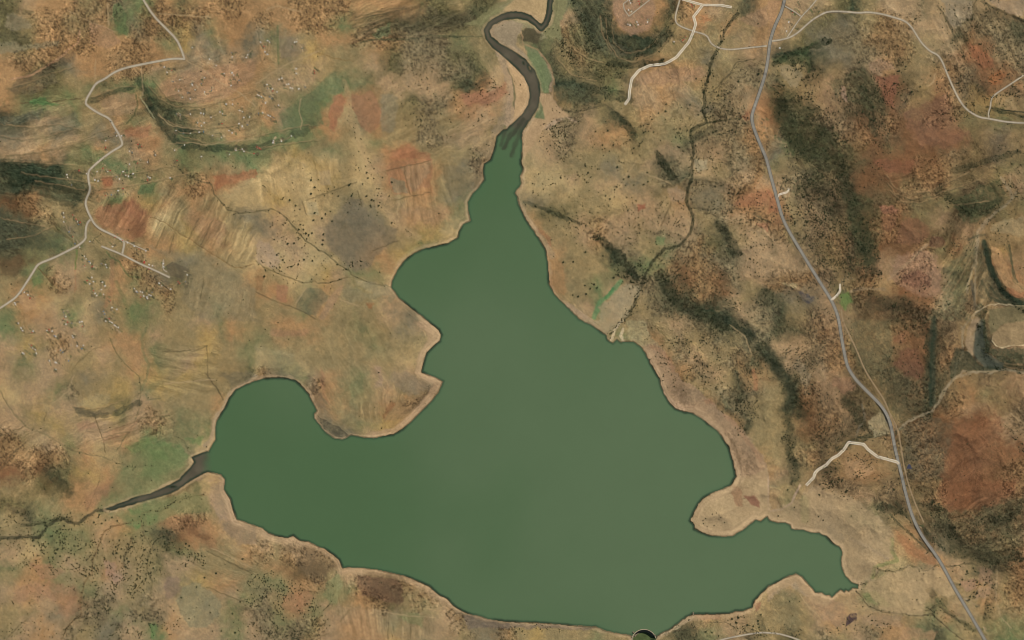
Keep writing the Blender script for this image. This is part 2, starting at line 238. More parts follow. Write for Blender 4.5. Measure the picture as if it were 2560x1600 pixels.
GULL = [  # (polyline, half width, colour, alpha, tree density along it, depth)
 (T(0,1,'1640 50 1750 130 1870 195 2000 230 2020 320 2090 390 2150 470 2280 505 2400 500') + T(1,1,'0 490 150 465 250 510 320 590 400 690 480 770 580 840 680 900 770 980 860 1030 910 1090 1000 1130 1080 1165 1200 1180 1280 1200'), 1.6, (98,90,64), .8, .8, 4),
 (T(1,1,'0 960 100 1030 230 1080 340 1120 450 1160 550 1150 620 1170 720 1150 860 1110'), 1.6, (106,94,66), .75, .8, 3),
 (T(0,1,'1430 540 1570 600 1700 700 1850 780 1960 860 2080 930 2190 1000 2260 1020 2400 990'), 1.4, (124,98,64), .7, .2, 3),
 (T(1,0,'830 780 870 880 900 1050 870 1130 940 1200 980 1330 1040 1500') + T(1,1,'1080 90 1160 260 1150 430 1280 540 1350 630 1450 690 1540 730'), 7, (176,148,108), .55, .5, 2),
 (T(2,0,'2130 130 2020 270 1970 400 1900 540 1870 650 1850 760 1810 860 1820 980 1800 1040 1820 1110 1840 1160 1750 1200 1680 1240 1690 1330 1720 1420 1700 1500') + T(2,1,'1710 0 1690 90 1700 180 1660 270 1650 380 1670 440 1710 520 1700 640 1680 690 1600 790 1530 830 1440 840 1370 910 1330 960 1270 1060 1230 1150 1200 1250 1160 1350 1110 1450 1070 1500') + T(2,2,'990 50 940 130'), 3.4, (62,62,45), .9, 5, 5),
 (T(2,0,'2200 1110 2050 1130 1950 1140 1840 1170'), 2, (66,66,46), .7, 3, 3), (T(2,0,'2300 560 2120 590 2050 700 1960 800 1870 900'), 1.6, (74,70,52), .6, 1, 2),
 (T(2,0,'390 1030 600 1060 880 990 950 1040 1080 1180'), 2, (84,78,58), .6, 1, 3), (T(2,0,'1110 1250 1240 1180 1300 1150 1220 1350 1190 1400'), 2, (88,82,58), .5, 2, 2),
 (T(2,1,'2419 580 2300 520 2150 460 1950 470 1820 460 1710 450'), 2, (84,76,56), .6, 1.5, 2), (T(2,1,'1280 560 1400 640 1500 720 1560 760'), 1.8, (84,76,54), .6, 1.5, 2), (T(2,1,'1500 410 1450 520 1410 620'), 1.8, (84,72,50), .6, 1.5, 2),
 (T(3,2,'2419 500 2300 470 2200 465 2080 480 1900 500 1760 550 1690 640 1620 760 1550 860 1450 900 1340 940 1280 1000 1220 1050'), 3.0, (150,136,108), .75, 1, 3),
 (T(3,2,'1270 1020 1170 1080 1000 1110 850 1110'), 2.6, (52,56,42), .8, 2, 3), (T(3,2,'1760 540 1780 420 1840 330 1830 220 1830 60'), 2.4, (146,132,104), .6, 1, 2),
 (T(3,2,'890 800 905 870 920 940 870 1000 830 1090'), 2.2, (116,108,92), .55, 2, 2),
 (T(3,1,'2200 170 2290 300 2300 370 2200 450 2050 580 1980 680 1970 800 1940 1000 1900 1100 1880 1250'), 3.2, (148,134,108), .6, .8, 3),
 (T(3,0,'2419 200 2200 100 2100 60 2010 10'), 3, (70,68,50), .7, 2.5, 2), (T(3,0,'1600 60 1680 170 1740 300 1800 420 1850 550'), 2.6, (72,66,48), .7, 2.5, 2), (T(3,0,'1960 0 1930 100 1920 200'), 1.8, (78,74,54), .6, 1.5, 2),
 (T(3,3,'850 1000 950 960 1010 900 1040 850 1130 860 1240 860 1340 800 1420 840 1490 870 1600 800 1740 820 1850 790 1960 800 2170 800 2280 820 2419 740'), 1.9, (92,82,58), .8, 1, 3),
 (T(3,3,'840 1050 900 1130 940 1190 1080 1245 1250 1260 1440 1285 1540 1260 1620 1330 1700 1400 1840 1512'), 1.7, (90,78,58), .75, .5, 3),
 (T(3,3,'1160 330 1250 430 1360 520 1440 600 1600 740'), 2.6, (62,68,48), .7, 2, 3), (T(3,3,'1600 1130 1700 1250 1800 1330 1950 1420'), 5, (74,82,56), .6, 3, 2),
 (T(0,3,'-60 550 0 550 200 540 370 545 450 430 520 390 600 370 650 400 740 410 820 350 900 295 1040 280 1130 240'), 3.4, (60,60,46), .95, 2.5, 5),
 (T(0,3,'200 430 330 420 450 400 560 360 680 370'), 4, (64,66,46), .6, 5, 0),
 (T(0,3,'1930 140 1750 160 1650 200 1530 290 1430 290 1340 320 1330 370 1200 410 1050 440 980 500 940 600 880 760 870 880 800 970 760 1150 770 1270 650 1370 580 1500'), 1.8, (112,90,62), .75, 1.6, 3),
 (T(0,3,'1340 380 1360 520 1440 640 1400 720 1390 850 1440 950 1430 1100 1300 1170'), 2.2, (108,96,66), .65, 1.6, 3), (T(0,3,'1250 540 1210 640 1170 750 1180 820'), 2.4, (92,82,58), .6, 2, 2),
 (T(0,2,'1400 50 1340 180 1350 300 1410 420 1380 560 1340 660'), 3, (108,112,78), .6, .2, 2), (T(0,2,'1040 180 1120 340 1210 440 1320 540 1335 690 1320 830 1280 950 1200 1090 1100 1240'), 1.5, (104,96,68), .7, .1, 2),
 (T(0,2,'880 880 930 1010 980 1130 1000 1250'), 1.4, (92,74,50), .6, .1, 2), (T(0,2,'0 660 80 820 250 1010 450 1090 560 1160 700 1240 990 1300 1100 1350 1250 1390 1460 1380'), 1.9, (116,106,76), .6, .4, 2),
 (T(0,2,'1570 860 1650 970 1640 1090 1740 1140 1780 1240'), 1.6, (104,96,70), .6, .2, 2), (T(0,2,'1380 700 1400 750 1520 740'), 1.6, (96,96,72), .6, .2, 1),
 (T(0,2,'1940 500 2050 640 2110 750'), 1.7, (96,84,60), .6, .1, 1), (T(0,3,'940 0 890 140 820 290'), 1.2, (92,74,50), .7, .1, 1), (T(0,2,'670 500 760 380 880 280 960 250'), 1.3, (104,90,62), .5, .1, 1),
 (T(1,0,'890 430 1080 380 1330 370 1450 370 1640 335 1900 350 2130 350'), 1.6, (84,86,60), .75, .3, 2), (T(1,0,'560 380 570 490 750 550 920 580'), 1.1, (124,98,62), .6, 0, 0),
 (T(1,0,'940 1110 1060 1080 1160 1040'), 1.3, (104,76,50), .7, 0, 0), (T(1,3,'760 860 735 960 705 1060 700 1170 640 1230'), 1.5, (84,84,58), .75, .6, 2),
 (T(0,0,'200 975 480 970 650 945 780 935'), 1.3, (84,62,44), .7, 0, 1), (T(0,1,'960 700 900 740 950 790'), 1.5, (88,86,60), .6, 1, 1), (T(0,1,'1010 870 1060 930 1130 960 1170 1040 1220 1100 1330 1110'), 2.2, (86,98,62), .7, .5, 2),
 (T(0,1,'350 1010 430 1090 510 1190'), 1.5, (100,76,50), .7, 0, 1), (T(0,1,'480 630 600 700 740 800'), 3, (98,88,58), .7, 0, 1), (T(0,1,'1100 1150 1170 1300 1230 1500'), 4, (106,110,72), .5, .3, 1),
 (T(2,3,'1450 1460 1580 1420 1740 1380 1830 1345 1920 1340 2030 1345 2090 1380 2120 1430 2120 1490'), 1.0, (92,82,62), .7, 0, 0), (T(3,3,'530 400 680 460 800 540 1100 700'), 1.2, (136,122,94), .5, 0, 0), (T(3,3,'540 450 500 500'), 1.4, (84,78,58), .7, 0, 1), (T(3,3,'740 545 680 610'), 1.6, (70,70,52), .8, 0, 1)]
dens_line = np.zeros((NY, NX), np.float32)
RX = PX + 3 * wx; RY = PY + 3 * wy
for pts, hw, c, a, td, dep in GULL:
    D = line_dist(pts, hw + 14, RX, RY)
    m = a * (1 - sst(hw * .6, hw * 1.6, D)) * (.75 + .25 * wx)
    COL = COL * (1 - m[..., None]) + lin(c).astype(np.float32) * m[..., None]
    if dep: H -= dep * np.exp(-(D / (hw * 2.2)) ** 2) * (D < hw + 13)
    if td: dens_line = np.maximum(dens_line, td * np.exp(-(D / (hw + 4)) ** 2) * (D < hw + 13))

# denser grass, plus shade painted into the colour, on slopes turned from the sun
veg_shade = np.clip(F * (1 + .5 * w2x), 0, 1)[..., None] * (.62 + .1 * sst(1300, 1400, PX))[..., None] * sst(0.05, .5, F)[..., None]
veg_shade *= (.55 + .45 * sst(-.4, .15, fbm(PX, PY, 7, 3, 88, .8)))[..., None]
COL = COL * (1 - veg_shade) + (lin((50, 62, 47)) + (lin((60, 65, 47)) - lin((50, 62, 47))) * sst(1300, 1400, PX)[..., None]).astype(np.float32) * veg_shade

# ------------------------------------------------------------------ plots, bare patches, meadows, sand
def mute(c):                                # sun-bleached soils and grasses
    c = np.array(c, float); g = c.mean(); return g + (c - g) * (1.0 if c[1] >= c[0] else .74 if c[0] > 1.5 * c[2] else .95) if c.max() > 86 else c
CLUMP = .5 + .5 * sst(-.4, .2, fbm(PX, PY, 8, 3, 89, .8))
def patch(pts, c, a=.8, soft=4, warp=4):
    global COL
    if max(c) < 75 and pts[0][0] > 1300: c = (c[0] + 8, c[1] + 6, c[2] + 1)     # thicket floor: the bushes stand on it
    X = PX + warp * wx; Y = PY + warp * wy
    d = poly_sd(pts, soft * 2 + 4, X, Y)
    m = (.9 * a * (1 - sst(-soft * .7, soft * .7, d + soft * 1.1 * w2x)) * (1 + .2 * w2y) * (CLUMP if max(c) < 99 else 1))[..., None].clip(0, 1).astype(np.float32); c = mute(c)
    COL = COL * (1 - m) + lin(c).astype(np.float32) * m
def strip(pts, w, c, a=.8, warp=3):
    global COL
    d = line_dist(pts, w * 2, PX + warp * wx, PY + warp * wy)
    m = (a * (1 - sst(w * .5, w * 1.4, d)))[..., None].astype(np.float32); c = mute(c)
    COL = COL * (1 - m) + lin(c).astype(np.float32) * m
def blob(o, rx, ry, ang, c, a=.8, warp=8):
    (cx, cy), = O(o); ca, sa = math.cos(R_(ang)), math.sin(R_(ang))
    global COL
    r = max(rx, ry) * 1.9 + 12; w = win(cx - r, cy - r, cx + r, cy + r)
    X = PX[w] + warp * w1x[w] * 3 - cx; Y = PY[w] + warp * w1y[w] * 3 - cy
    q = np.hypot((X * ca + Y * sa) / rx, (-X * sa + Y * ca) / ry)
    c = mute(c); m = (a * (1 - sst(.7, 1.25, q + .25 * wx[w])))[..., None].astype(np.float32)
    COL[w] = COL[w] * (1 - m) + lin(c).astype(np.float32) * m
SAND = (188,160,120); SANDP = (188,152,114)
patch(T(1,0,'2419 20 2300 60 2200 140 2130 230 2180 240 2280 120 2419 100') + T(2,0,'0 60 0 0'), (120,120,84), .7)
patch(T(2,0,'0 0 345 0 330 130 270 240 180 150 90 118 0 112') + T(1,0,'2419 112 2330 120 2300 60 2419 0'), SAND, .9, 3)
patch(T(1,0,'2419 190 2260 230 2205 300 2250 400 2419 480') + T(2,0,'0 500 40 440 20 360 40 280 20 200 0 190'), (152,134,108), .9, 3)
patch(T(2,0,'0 190 120 200 220 230 290 300 330 360 260 380 130 260 60 260 20 200'), (150,140,96), .7, 3)
patch(T(2,0,'0 560 90 660 135 730 170 860 160 1000 130 1090 0 1210') + T(1,0,'2419 1200 2370 1210 2350 1180 2360 1000 2390 860 2400 740'), SANDP, .9, 3)
patch(T(1,0,'2260 470 2350 530 2419 600') + T(2,0,'0 600 30 760 40 900 20 1050 0 1180') + T(1,0,'2400 1000 2380 800 2330 680 2280 560'), (170,140,104), .7, 4)
strip(T(2,0,'0 700 20 780 25 900 10 1000'), 3.5, (104,104,72), .7)
patch(T(1,0,'2360 850 2419 800 2419 1100 2330 1230 2240 1290 2230 1230 2320 1080'), (160,134,98), .7, 5)
patch(T(2,0,'380 0 560 0 520 130 440 200 440 330 470 370 380 350 300 310 340 230 380 130'), (124,122,82), .8, 5)
patch(T(2,0,'150 470 250 520 310 660 345 870 270 870 235 700 150 560'), (112,124,80), .85, 3)
patch(T(2,0,'255 960 300 1130 220 1110 250 1000'), (84,108,70), .9, 3)
strip(T(2,0,'130 440 280 520 350 640 380 760 360 860'), 4, (164,132,96), .7)
patch(T(2,0,'260 880 380 900 480 1060 600 1150 500 1120 400 1180 250 1260 200 1330 100 1330 100 1250 200 1120 300 1130'), SANDP, .75, 6)
patch(T(2,0,'90 290 200 270 290 340 250 420 330 560 400 640 520 720 480 750 380 690 290 560 270 470 200 430 90 350'), (76,74,54), .75, 5)
patch(T(2,0,'960 0 1350 0 1340 180 1300 260 1200 320 1110 330 1040 290 970 180 950 80'), (168,126,90), .85, 6)
patch(T(2,0,'900 400 1000 380 1060 460 1100 520 980 530 920 480'), (112,100,76), .7, 6)
patch(T(2,0,'1780 150 1850 140 1870 200 1800 240 1770 190'), (176,110,62), .8, 6)
patch(T(2,0,'1190 700 1340 670 1600 640 1780 640 1830 700 1750 760 1500 780 1280 800 1160 780'), (170,128,88), .7, 10)
patch(T(1,0,'740 900 820 880 850 960 790 1100 740 1240 700 1200 690 1080'), (172,106,68), .8, 4)
patch(T(1,0,'900 880 1000 910 1080 850 1110 880 1190 1040 1160 1200 1080 1260 990 1200 950 1100 900 1000'), (164,112,72), .8, 3, 2)
patch(T(1,0,'1190 900 1300 880 1350 1000 1300 1250 1180 1250 1180 1100'), (136,122,88), .7, 5)
patch(T(1,0,'1950 880 2200 860 2360 800 2370 880 2250 980 2000 1000 1930 960'), (166,106,72), .75, 8)
patch(T(1,0,'730 680 820 760 850 860 720 900 560 980 640 1150 680 1190 500 1200 420 1290 250 1180 220 1080 400 960 560 830'), (104,110,78), .75, 6)
patch(T(1,0,'430 1050 600 1060 640 1170 460 1170'), (88,94,64), .6, 6)
patch(T(1,0,'1070 340 1180 270 1270 220 1280 330 1160 370'), (96,114,78), .8, 5)
patch(T(1,0,'930 370 960 300 1200 120 1400 60 1550 50 1700 90 1800 150 2050 120 2100 190 1900 300 1700 320 1400 360 1100 360'), (98,86,60), .55, 10)
patch(T(1,0,'210 330 400 370 480 460 380 540 240 560'), (132,114,90), .6, 4)
strip(T(1,0,'205 250 208 400 215 600'), 3, (108,108,74), .7, 1)
patch(T(1,1,'1230 60 1320 0 1660 0 1680 90 1640 250 1450 310 1300 340 1260 200'), (164,112,72), .75, 4, 2)
patch(T(1,1,'1270 170 1400 200 1440 310 1300 310'), (132,122,86), .75, 3, 2)
patch(T(1,1,'1360 60 1650 20 1650 120 1500 300 1440 250'), (142,122,84), .5, 6, 2)
patch(T(1,1,'1500 450 1800 440 1840 560 1700 600 1480 600 1350 480'), (172,128,82), .5, 12)
patch(T(1,1,'2000 0 2130 0 2140 160 2060 120'), (100,84,58), .7, 5)
patch(T(1,1,'1760 40 1950 60 2060 200 1980 360 1800 300 1760 150'), (116,104,78), .6, 10)
patch(T(1,1,'700 600 780 480 900 350 1020 380 1060 480 1150 600 1330 640 1320 760 1180 860 1080 1000 930 1060 800 940 710 840 660 720 660 640'), (122,108,84), .75, 6)
patch(T(1,1,'760 560 900 580 1040 590 960 640 800 660'), (98,90,68), .6, 10)
patch(T(1,1,'0 740 120 780 240 960 200 1040 90 1000 0 930') , (174,142,108), .75, 8)
patch(T(1,1,'200 1180 310 1190 280 1350 190 1320'), (170,116,78), .8, 3, 1)
patch(T(1,1,'0 1080 80 1100 60 1240 0 1230'), (146,104,62), .7, 4, 1)
patch(T(1,1,'400 1300 480 1210 620 1220 690 1290 560 1480 380 1420'), (112,106,74), .7, 4, 1)
patch(T(1,1,'830 1180 760 1330 640 1512 590 1512 680 1320 760 1220'), (166,128,86), .8, 3, 1)
patch(T(1,1,'860 1180 980 1220 1130 1290 1330 1290 1290 1330 1060 1290 880 1360 800 1290'), (132,122,84), .6, 8)
patch(T(1,1,'1040 1340 1120 1360 1100 1410 1060 1410'), (158,100,54), .8, 4)
patch(T(1,1,'950 1130 1300 1200 1330 1300 1100 1260 960 1180'), (160,144,102), .5, 6)
patch(T(0,1,'2020 150 2230 130 2419 90 2419 170 2150 230 2040 270'), (172,104,62), .8, 5)
patch(T(1,0,'1300 1430 1420 1370 1650 1470 1640 1512 1260 1512'), (168,104,68), .7, 6)
patch(T(0,1,'960 420 1100 440 1250 360 1400 480 1420 560 1360 700 1250 760 1100 700 960 640 890 520'), (158,104,66), .75, 8)
patch(T(0,1,'1180 400 1250 370 1380 500 1330 560 1180 510'), (140,84,54), .6, 8)
patch(T(0,1,'1780 480 2000 520 2160 620 2100 800 1900 720 1700 560'), (168,126,82), .6, 12)
patch(T(0,1,'970 170 1060 150 1050 240 960 240'), (168,96,58), .8, 5)
patch(T(0,1,'1340 240 1450 230 1460 300 1360 330 1300 310'), (92,108,72), .8, 5)
patch(T(0,1,'1030 370 1160 360 1150 400 1020 420'), (104,110,72), .7, 5)
patch(T(0,1,'270 1110 370 1090 390 1150 320 1200'), (104,122,76), .7, 6)
patch(T(0,1,'80 940 180 880 220 950 200 1080 80 1110 0 1090 0 980'), (102,80,50), .7, 8)
patch(T(0,1,'230 1200 340 1310 350 1400 250 1440 190 1360 170 1280'), (176,136,88), .7, 6)
patch(T(0,1,'1630 960 1790 1030 1730 1130 1610 1090 1560 1000'), (102,90,64), .85, 2, 1)
strip(T(0,1,'720 900 715 1100 710 1240'), 2.5, (164,112,70), .5); strip(T(0,1,'1060 960 1060 1200 1000 1380'), 6, (166,118,74), .6); strip(T(0,1,'725 850 712 1030'), 2.5, (98,120,66), .6)
patch(T(0,1,'1400 820 1700 880 2000 900 2190 1010 2350 1150 2419 1250 2419 1512 1900 1512 1700 1300 1800 1050 1600 930'), (138,122,86), .5, 12)
patch(T(0,2,'1080 120 1220 120 1330 300 1350 420 1310 500 1230 400 1120 220'), (168,126,78), .65, 6)
patch(T(0,2,'700 820 800 850 900 860 1080 800 1100 860 930 910 760 900'), (118,104,72), .7, 6)
patch(T(0,2,'740 800 870 840 1010 810 1060 700 900 700 780 760'), (168,148,98), .5, 6)
patch(T(0,2,'720 970 900 960 920 1020 740 1050'), (166,118,82), .6, 6); patch(T(0,2,'980 1070 1250 960 1330 930 1220 1080 980 1150'), (168,122,80), .6, 5)
patch(T(0,2,'1200 1200 1400 1110 1700 1200 1800 1290 1700 1400 1450 1500 1280 1500 1420 1330 1300 1270'), (108,128,80), .65, 12)
patch(T(0,2,'1420 1220 1560 1250 1600 1320 1450 1320'), (92,124,72), .7, 8); patch(T(0,2,'1760 1110 1920 1100 1890 1180 1800 1190'), (100,128,76), .6, 8)
strip(T(0,2,'2419 530 2300 610 2160 700 2140 800 2030 930 2020 1040 1990 1130 1930 1190'), 5, (166,140,102), .75)
patch(T(0,2,'2060 520 2260 480 2419 500 2419 560 2260 620 2180 660 2150 560'), (112,104,80), .7, 6)
patch(T(0,3,'350 20 560 0 680 60 620 190 520 230 430 140 330 80'), (86,80,52), .55, 12)
patch(T(0,3,'790 150 930 60 1100 20 1110 80 980 160 900 250 800 280'), (164,116,74), .7, 8)
patch(T(0,3,'60 240 250 270 260 360 150 330 40 280'), (92,80,52), .6, 6)
patch(T(0,3,'1490 420 1650 330 1760 300 1850 400 2060 560 2040 650 1900 600 1750 500 1560 440'), (160,112,68), .7, 8)
patch(T(0,3,'1730 310 1800 360 1860 480 2000 560 1900 570 1790 500 1700 400'), (116,78,46), .6, 8)
patch(T(0,3,'1740 1000 1850 960 1960 1030 2100 1150 2080 1280 1950 1390 1800 1390 1720 1280 1680 1140'), (140,130,90), .75, 5)
patch(T(0,3,'1570 910 1700 930 1690 1080 1580 1120 1540 1010'), (140,108,86), .6, 6)
patch(T(0,3,'980 760 1080 780 1110 860 1180 900 1120 990 1000 900'), (176,130,100), .6, 8)
patch(T(0,3,'150 1000 420 950 720 1010 740 1200 620 1340 540 1160 300 1100 150 1160'), (164,114,80), .5, 14)
patch(T(0,3,'290 800 480 790 610 870 500 940 380 930'), (168,118,80), .6, 8)
patch(T(0,3,'2080 400 2230 380 2419 460 2419 620 2250 600 2130 500'), (136,114,86), .7, 8)
patch(T(0,2,'2100 1460 2130 1512 1900 1512 1800 1512 1940 1430') + T(0,3,'1900 0 2130 0 2150 100 2210 250 2240 380 2080 400 1970 130'), (166,134,100), .7, 6)
for s in ('1210 270 1340 290 1330 330 1220 310', '1260 420 1340 390 1340 450 1290 480', '1380 330 1500 330 1480 390 1410 420', '1420 1360 1480 1360 1460 1500 1430 1500'): patch(T(0,3,s), (96,124,76), .75, 5)
patch(T(1,3,'300 560 520 610 620 640 760 750 820 820 700 850 640 960 560 1000 480 900 380 760 310 640'), (126,100,66), .75, 8)
patch(T(1,3,'380 760 620 780 680 900 560 940 400 900'), (112,90,58), .6, 8)
patch(T(1,3,'960 900 1300 930 1400 1000 1390 1170 1280 1160 1000 1080 960 1000'), (114,82,56), .8, 5)
patch(T(1,3,'1240 980 1380 1000 1390 1160 1260 1140'), (102,78,50), .6, 5)
patch(T(1,3,'250 1080 460 1040 540 1100 500 1200 340 1250 250 1180'), (170,116,74), .65, 8)
patch(T(1,3,'780 1180 1300 1230 1700 1290 1950 1340 1880 1512 640 1512 720 1300'), (164,132,90), .5, 10)
patch(T(1,3,'1350 1270 1480 1250 1600 1290 1560 1380 1400 1330'), (118,122,82), .6, 6)
patch(T(1,3,'680 960 780 880 820 960 760 1160 720 1170 640 1080'), (132,132,92), .7, 5)
patch(T(1,3,'1940 1250 2100 1290 2300 1340 2419 1350 2419 1400 2200 1400 2000 1400'), (110,98,84), .8, 5)
patch(T(2,3,'0 1345 380 1360 600 1385 760 1395 700 1420 400 1400 200 1400 0 1400'), (124,108,90), .8, 4)
patch(T(1,2,'560 880 620 930 700 970 800 1020 870 1090 810 1120 700 1080 620 1000'), (86,80,64), .9, 2, 2)
strip(T(1,2,'548 900 580 970 650 1060 740 1120 820 1128 900 1090'), 1.8, (160,142,114), .7, 1)
patch(T(1,2,'1290 770 1400 740 1560 690 1660 620 1690 650 1600 760 1500 850 1400 920 1200 970 1200 920'), (152,120,74), .8, 6)
patch(T(1,2,'1290 770 1330 790 1260 880 1200 950 1190 900'), (144,92,52), .7, 4); patch(T(1,2,'1380 880 1500 760 1640 660 1600 770 1470 860'), (110,84,54), .6, 6)
patch(T(1,2,'1290 480 1500 520 1690 590 1640 680 1450 700 1350 640 1260 560'), (132,116,92), .65, 8)
patch(T(1,2,'1120 420 1180 450 1210 580 1180 640 1110 620 1150 560'), (164,128,98), .6, 5)
patch(T(1,2,'610 440 660 520 650 680 720 820 680 800 620 660 600 520'), (166,114,74), .6, 5)
patch(T(1,2,'640 760 900 900 1180 950 1160 1020 850 980 700 860'), (142,130,82), .5, 10)
patch(T(1,2,'940 780 1180 780 1160 960 960 950'), (158,126,76), .5, 8); patch(T(1,2,'150 90 500 90 480 150 300 160 140 140'), (164,116,78), .6, 6)
patch(T(1,2,'500 500 560 560 650 760 700 860 560 800 470 620'), (120,98,70), .6, 6)
patch(T(1,2,'0 250 250 290 360 330 350 420 200 460 0 440'), (166,146,96), .5, 6)
patch(T(2,1,'350 900 420 880 480 1000 510 1200 500 1280 420 1250 370 1150 350 1000'), (168,124,72), .85, 4)
strip(T(2,1,'60 420 130 560 230 680 320 800 380 900'), 9, (156,130,90), .6); strip(T(2,1,'250 660 350 740 360 800'), 5, (160,104,66), .6)
strip(T(2,1,'520 1380 620 1440 700 1500') + T(2,2,'760 30'), 8, (176,144,106), .8)
strip(T(2,1,'1030 1150 980 1210 900 1290 830 1340 790 1440 780 1490'), 6, (104,134,90), .8); strip(T(2,1,'960 1220 880 1300'), 4, (84,124,78), .8)
patch(T(2,1,'1080 1160 1200 1200 1190 1280 1100 1450 1050 1512 850 1512 830 1400 900 1320'), (168,148,106), .75, 8)
patch(T(2,2,'640 0 1050 0 950 100 880 140 800 90'), (168,148,104), .8, 5); patch(T(2,2,'1060 0 1240 0 1300 130 1400 260 1450 340 1240 260 1150 200 1080 160 1100 80'), (160,146,98), .8, 6)
strip(T(2,2,'1050 90 1030 150 1050 190'), 4, (196,176,140), .8); strip(T(2,2,'1040 10 970 90 940 190'), 3, (196,176,140), .8)
SHELF = T(2,2,'1240 260 1350 210 1450 330 1530 470 1600 570 1720 620 1850 740 1950 850 2100 960 2220 1080 2300 1200 2400 1350 2419 1512 2110 1490 2080 1330 2050 1220 2010 1150 1940 1050 1870 1000 1800 940 1700 880 1620 870 1540 840 1490 790 1440 710 1400 620 1390 560 1350 490 1310 420')
patch(SHELF, (160,130,98), .8, 5)
strip(T(2,2,'1320 250 1400 290 1480 380 1520 480'), 6, (172,116,76), .6); strip(T(2,2,'1430 560 1520 660 1620 760 1700 830 1850 930'), 8, (134,108,82), .6)
patch(T(2,2,'1530 640 1590 650 1570 710 1540 690'), (106,88,68), .7, 3); patch(T(2,2,'1610 770 1740 800 1700 870 1640 850'), (126,98,76), .7, 3)
patch(T(2,2,'1400 610 1480 720 1600 800 1640 860 1540 840 1480 780'), (184,146,116), .8, 2); strip(T(2,2,'1680 885 1800 950 1940 1050'), 3.5, (182,146,112), .8)
strip(T(2,2,'1960 1020 2060 1150 2130 1250 2160 1400'), 5, (122,96,68), .6); patch(T(2,2,'1800 750 1870 740 1900 800 1830 800'), (176,116,76), .8, 4)
strip(T(2,2,'2010 900 2100 980 2250 1180 2350 1320'), 5, (172,116,80), .5); strip(T(2,2,'2280 480 2300 560 2300 660'), 5, (176,116,70), .7)
PEN = T(2,3,'2090 0 1900 115 1760 220 1680 385 1790 500 1980 538 2120 510 2300 380 2410 350') + T(3,3,'20 380 0 0') + T(2,2,'2419 1400 2300 1450 2110 1490')
patch(PEN, (172,146,106), .8, 4)
patch(T(2,3,'2110 10 2150 20 2250 110 2350 150 2220 150 2160 270 2100 220 2080 100'), (140,104,78), .75, 4)
patch(T(2,3,'2190 150 2290 150 2345 220 2340 270 2260 230'), (136,88,70), .85, 3); strip(T(2,3,'1690 395 1780 430'), 1.6, (112,88,60), .7)
strip(T(2,2,'2419 1480') + T(3,3,'0 300 120 280 220 220 260 130 300 50'), 3, (178,146,112), .8, 1)
patch(T(3,3,'20 390 250 470 550 535 690 640 700 880 830 975 960 950 1010 880 1040 780 1180 720 1180 500 1000 320 800 180 400 50 260 200 0 310'), (170,146,108), .55, 10)
strip(T(3,3,'150 420 300 460 500 490 620 590'), 5, (172,140,100), .7)
patch(T(3,3,'560 440 700 510 730 550 650 610 560 520'), (140,126,104), .7, 4); strip(T(3,3,'780 560 950 640 1130 740'), 4, (150,132,110), .5)
strip(T(3,3,'340 190 350 370'), 12, (120,128,82), .5); strip(T(3,3,'1170 560 1170 680 1220 760 1090 800 1010 820 980 920'), 5, (116,124,76), .6)
patch(T(3,3,'1200 480 1340 550 1400 640 1600 760 1580 800 1440 760 1300 680 1220 560'), (172,112,66), .75, 6)
patch(T(3,3,'880 1020 1010 930 1180 880 1340 810 1490 870 1600 830 1680 900 1760 1060 1700 1110 1550 1010 1450 1260 1250 1260 1080 1220 940 1060'), (178,152,108), .65, 8)
patch(T(3,3,'1480 1030 1540 1010 1600 1090 1540 1120'), (112,94,60), .85, 3); patch(T(3,3,'890 1090 1010 1040 1160 1180 1100 1200 960 1160'), (116,124,80), .6, 6)
patch(T(3,3,'0 1000 265 880 420 1060 600 1120 560 1200 350 1100 200 980 60 1100 0 1140'), (170,142,104), .8, 5)
patch(T(3,3,'100 1040 300 1050 300 1200 330 1380 170 1420 60 1300 30 1150'), (126,116,84), .6, 12)
patch(T(3,3,'400 1130 700 1150 740 1290 700 1400 620 1380 500 1280'), (162,126,90), .6, 10)
patch(T(3,3,'740 1290 790 1255 838 1258 842 1310 735 1382'), (78,64,64), .95, 1.5, .5)
patch(T(3,3,'870 1280 1260 1280 1250 1380 1100 1390 880 1360'), (160,128,92), .5, 6); patch(T(3,3,'1260 1400 1600 1430 1560 1512 1240 1512'), (174,130,84), .7, 8)
patch(T(3,3,'1820 960 1950 920 1970 1010 1900 1060 1820 1010'), (168,124,90), .7, 4); patch(T(3,3,'1980 1040 2100 1000 2080 1110 1960 1130'), (170,134,94), .7, 4); patch(T(3,3,'1980 820 2120 850 2110 980 2000 960'), (158,116,84), .5, 6)
patch(T(3,3,'1340 180 1600 250 1700 290 2100 260 2419 150 2419 600 2300 760 2100 800 1900 760 1720 740 1600 560 1450 330'), (84,78,55), .75, 8)
patch(T(3,2,'1290 1020 1500 900 1700 960 1780 1010 1680 1300 1650 1512 1320 1512 1290 1300'), (92,83,58), .7, 8)
patch(T(3,2,'1050 480 1180 450 1300 560 1450 560 1530 300 1540 0 1600 0 1620 400 1720 520 1600 800 1400 920 1260 960 1160 860 1100 700 1020 600'), (76,74,54), .7, 8)
strip(T(3,2,'1565 0 1550 300 1550 780'), 9, (58,66,52), .7)
patch(T(3,2,'700 0 1150 0 1180 300 1050 600 900 480 780 300 730 100'), (98,94,68), .6, 8)
patch(T(3,1,'1750 400 2000 250 2200 200 2260 330 2100 500 1980 590 1850 600'), (62,72,53), .75, 8)
patch(T(3,1,'1650 1020 1850 850 1960 700 1960 1000 1850 1250 1900 1512 1500 1512 1640 1250'), (88,92,68), .6, 10)
patch(T(3,1,'1980 800 2080 900 2150 1150 2260 1300 2419 1330 2419 1400 2200 1380 2000 1300 1960 1100'), (84,80,60), .7, 6)
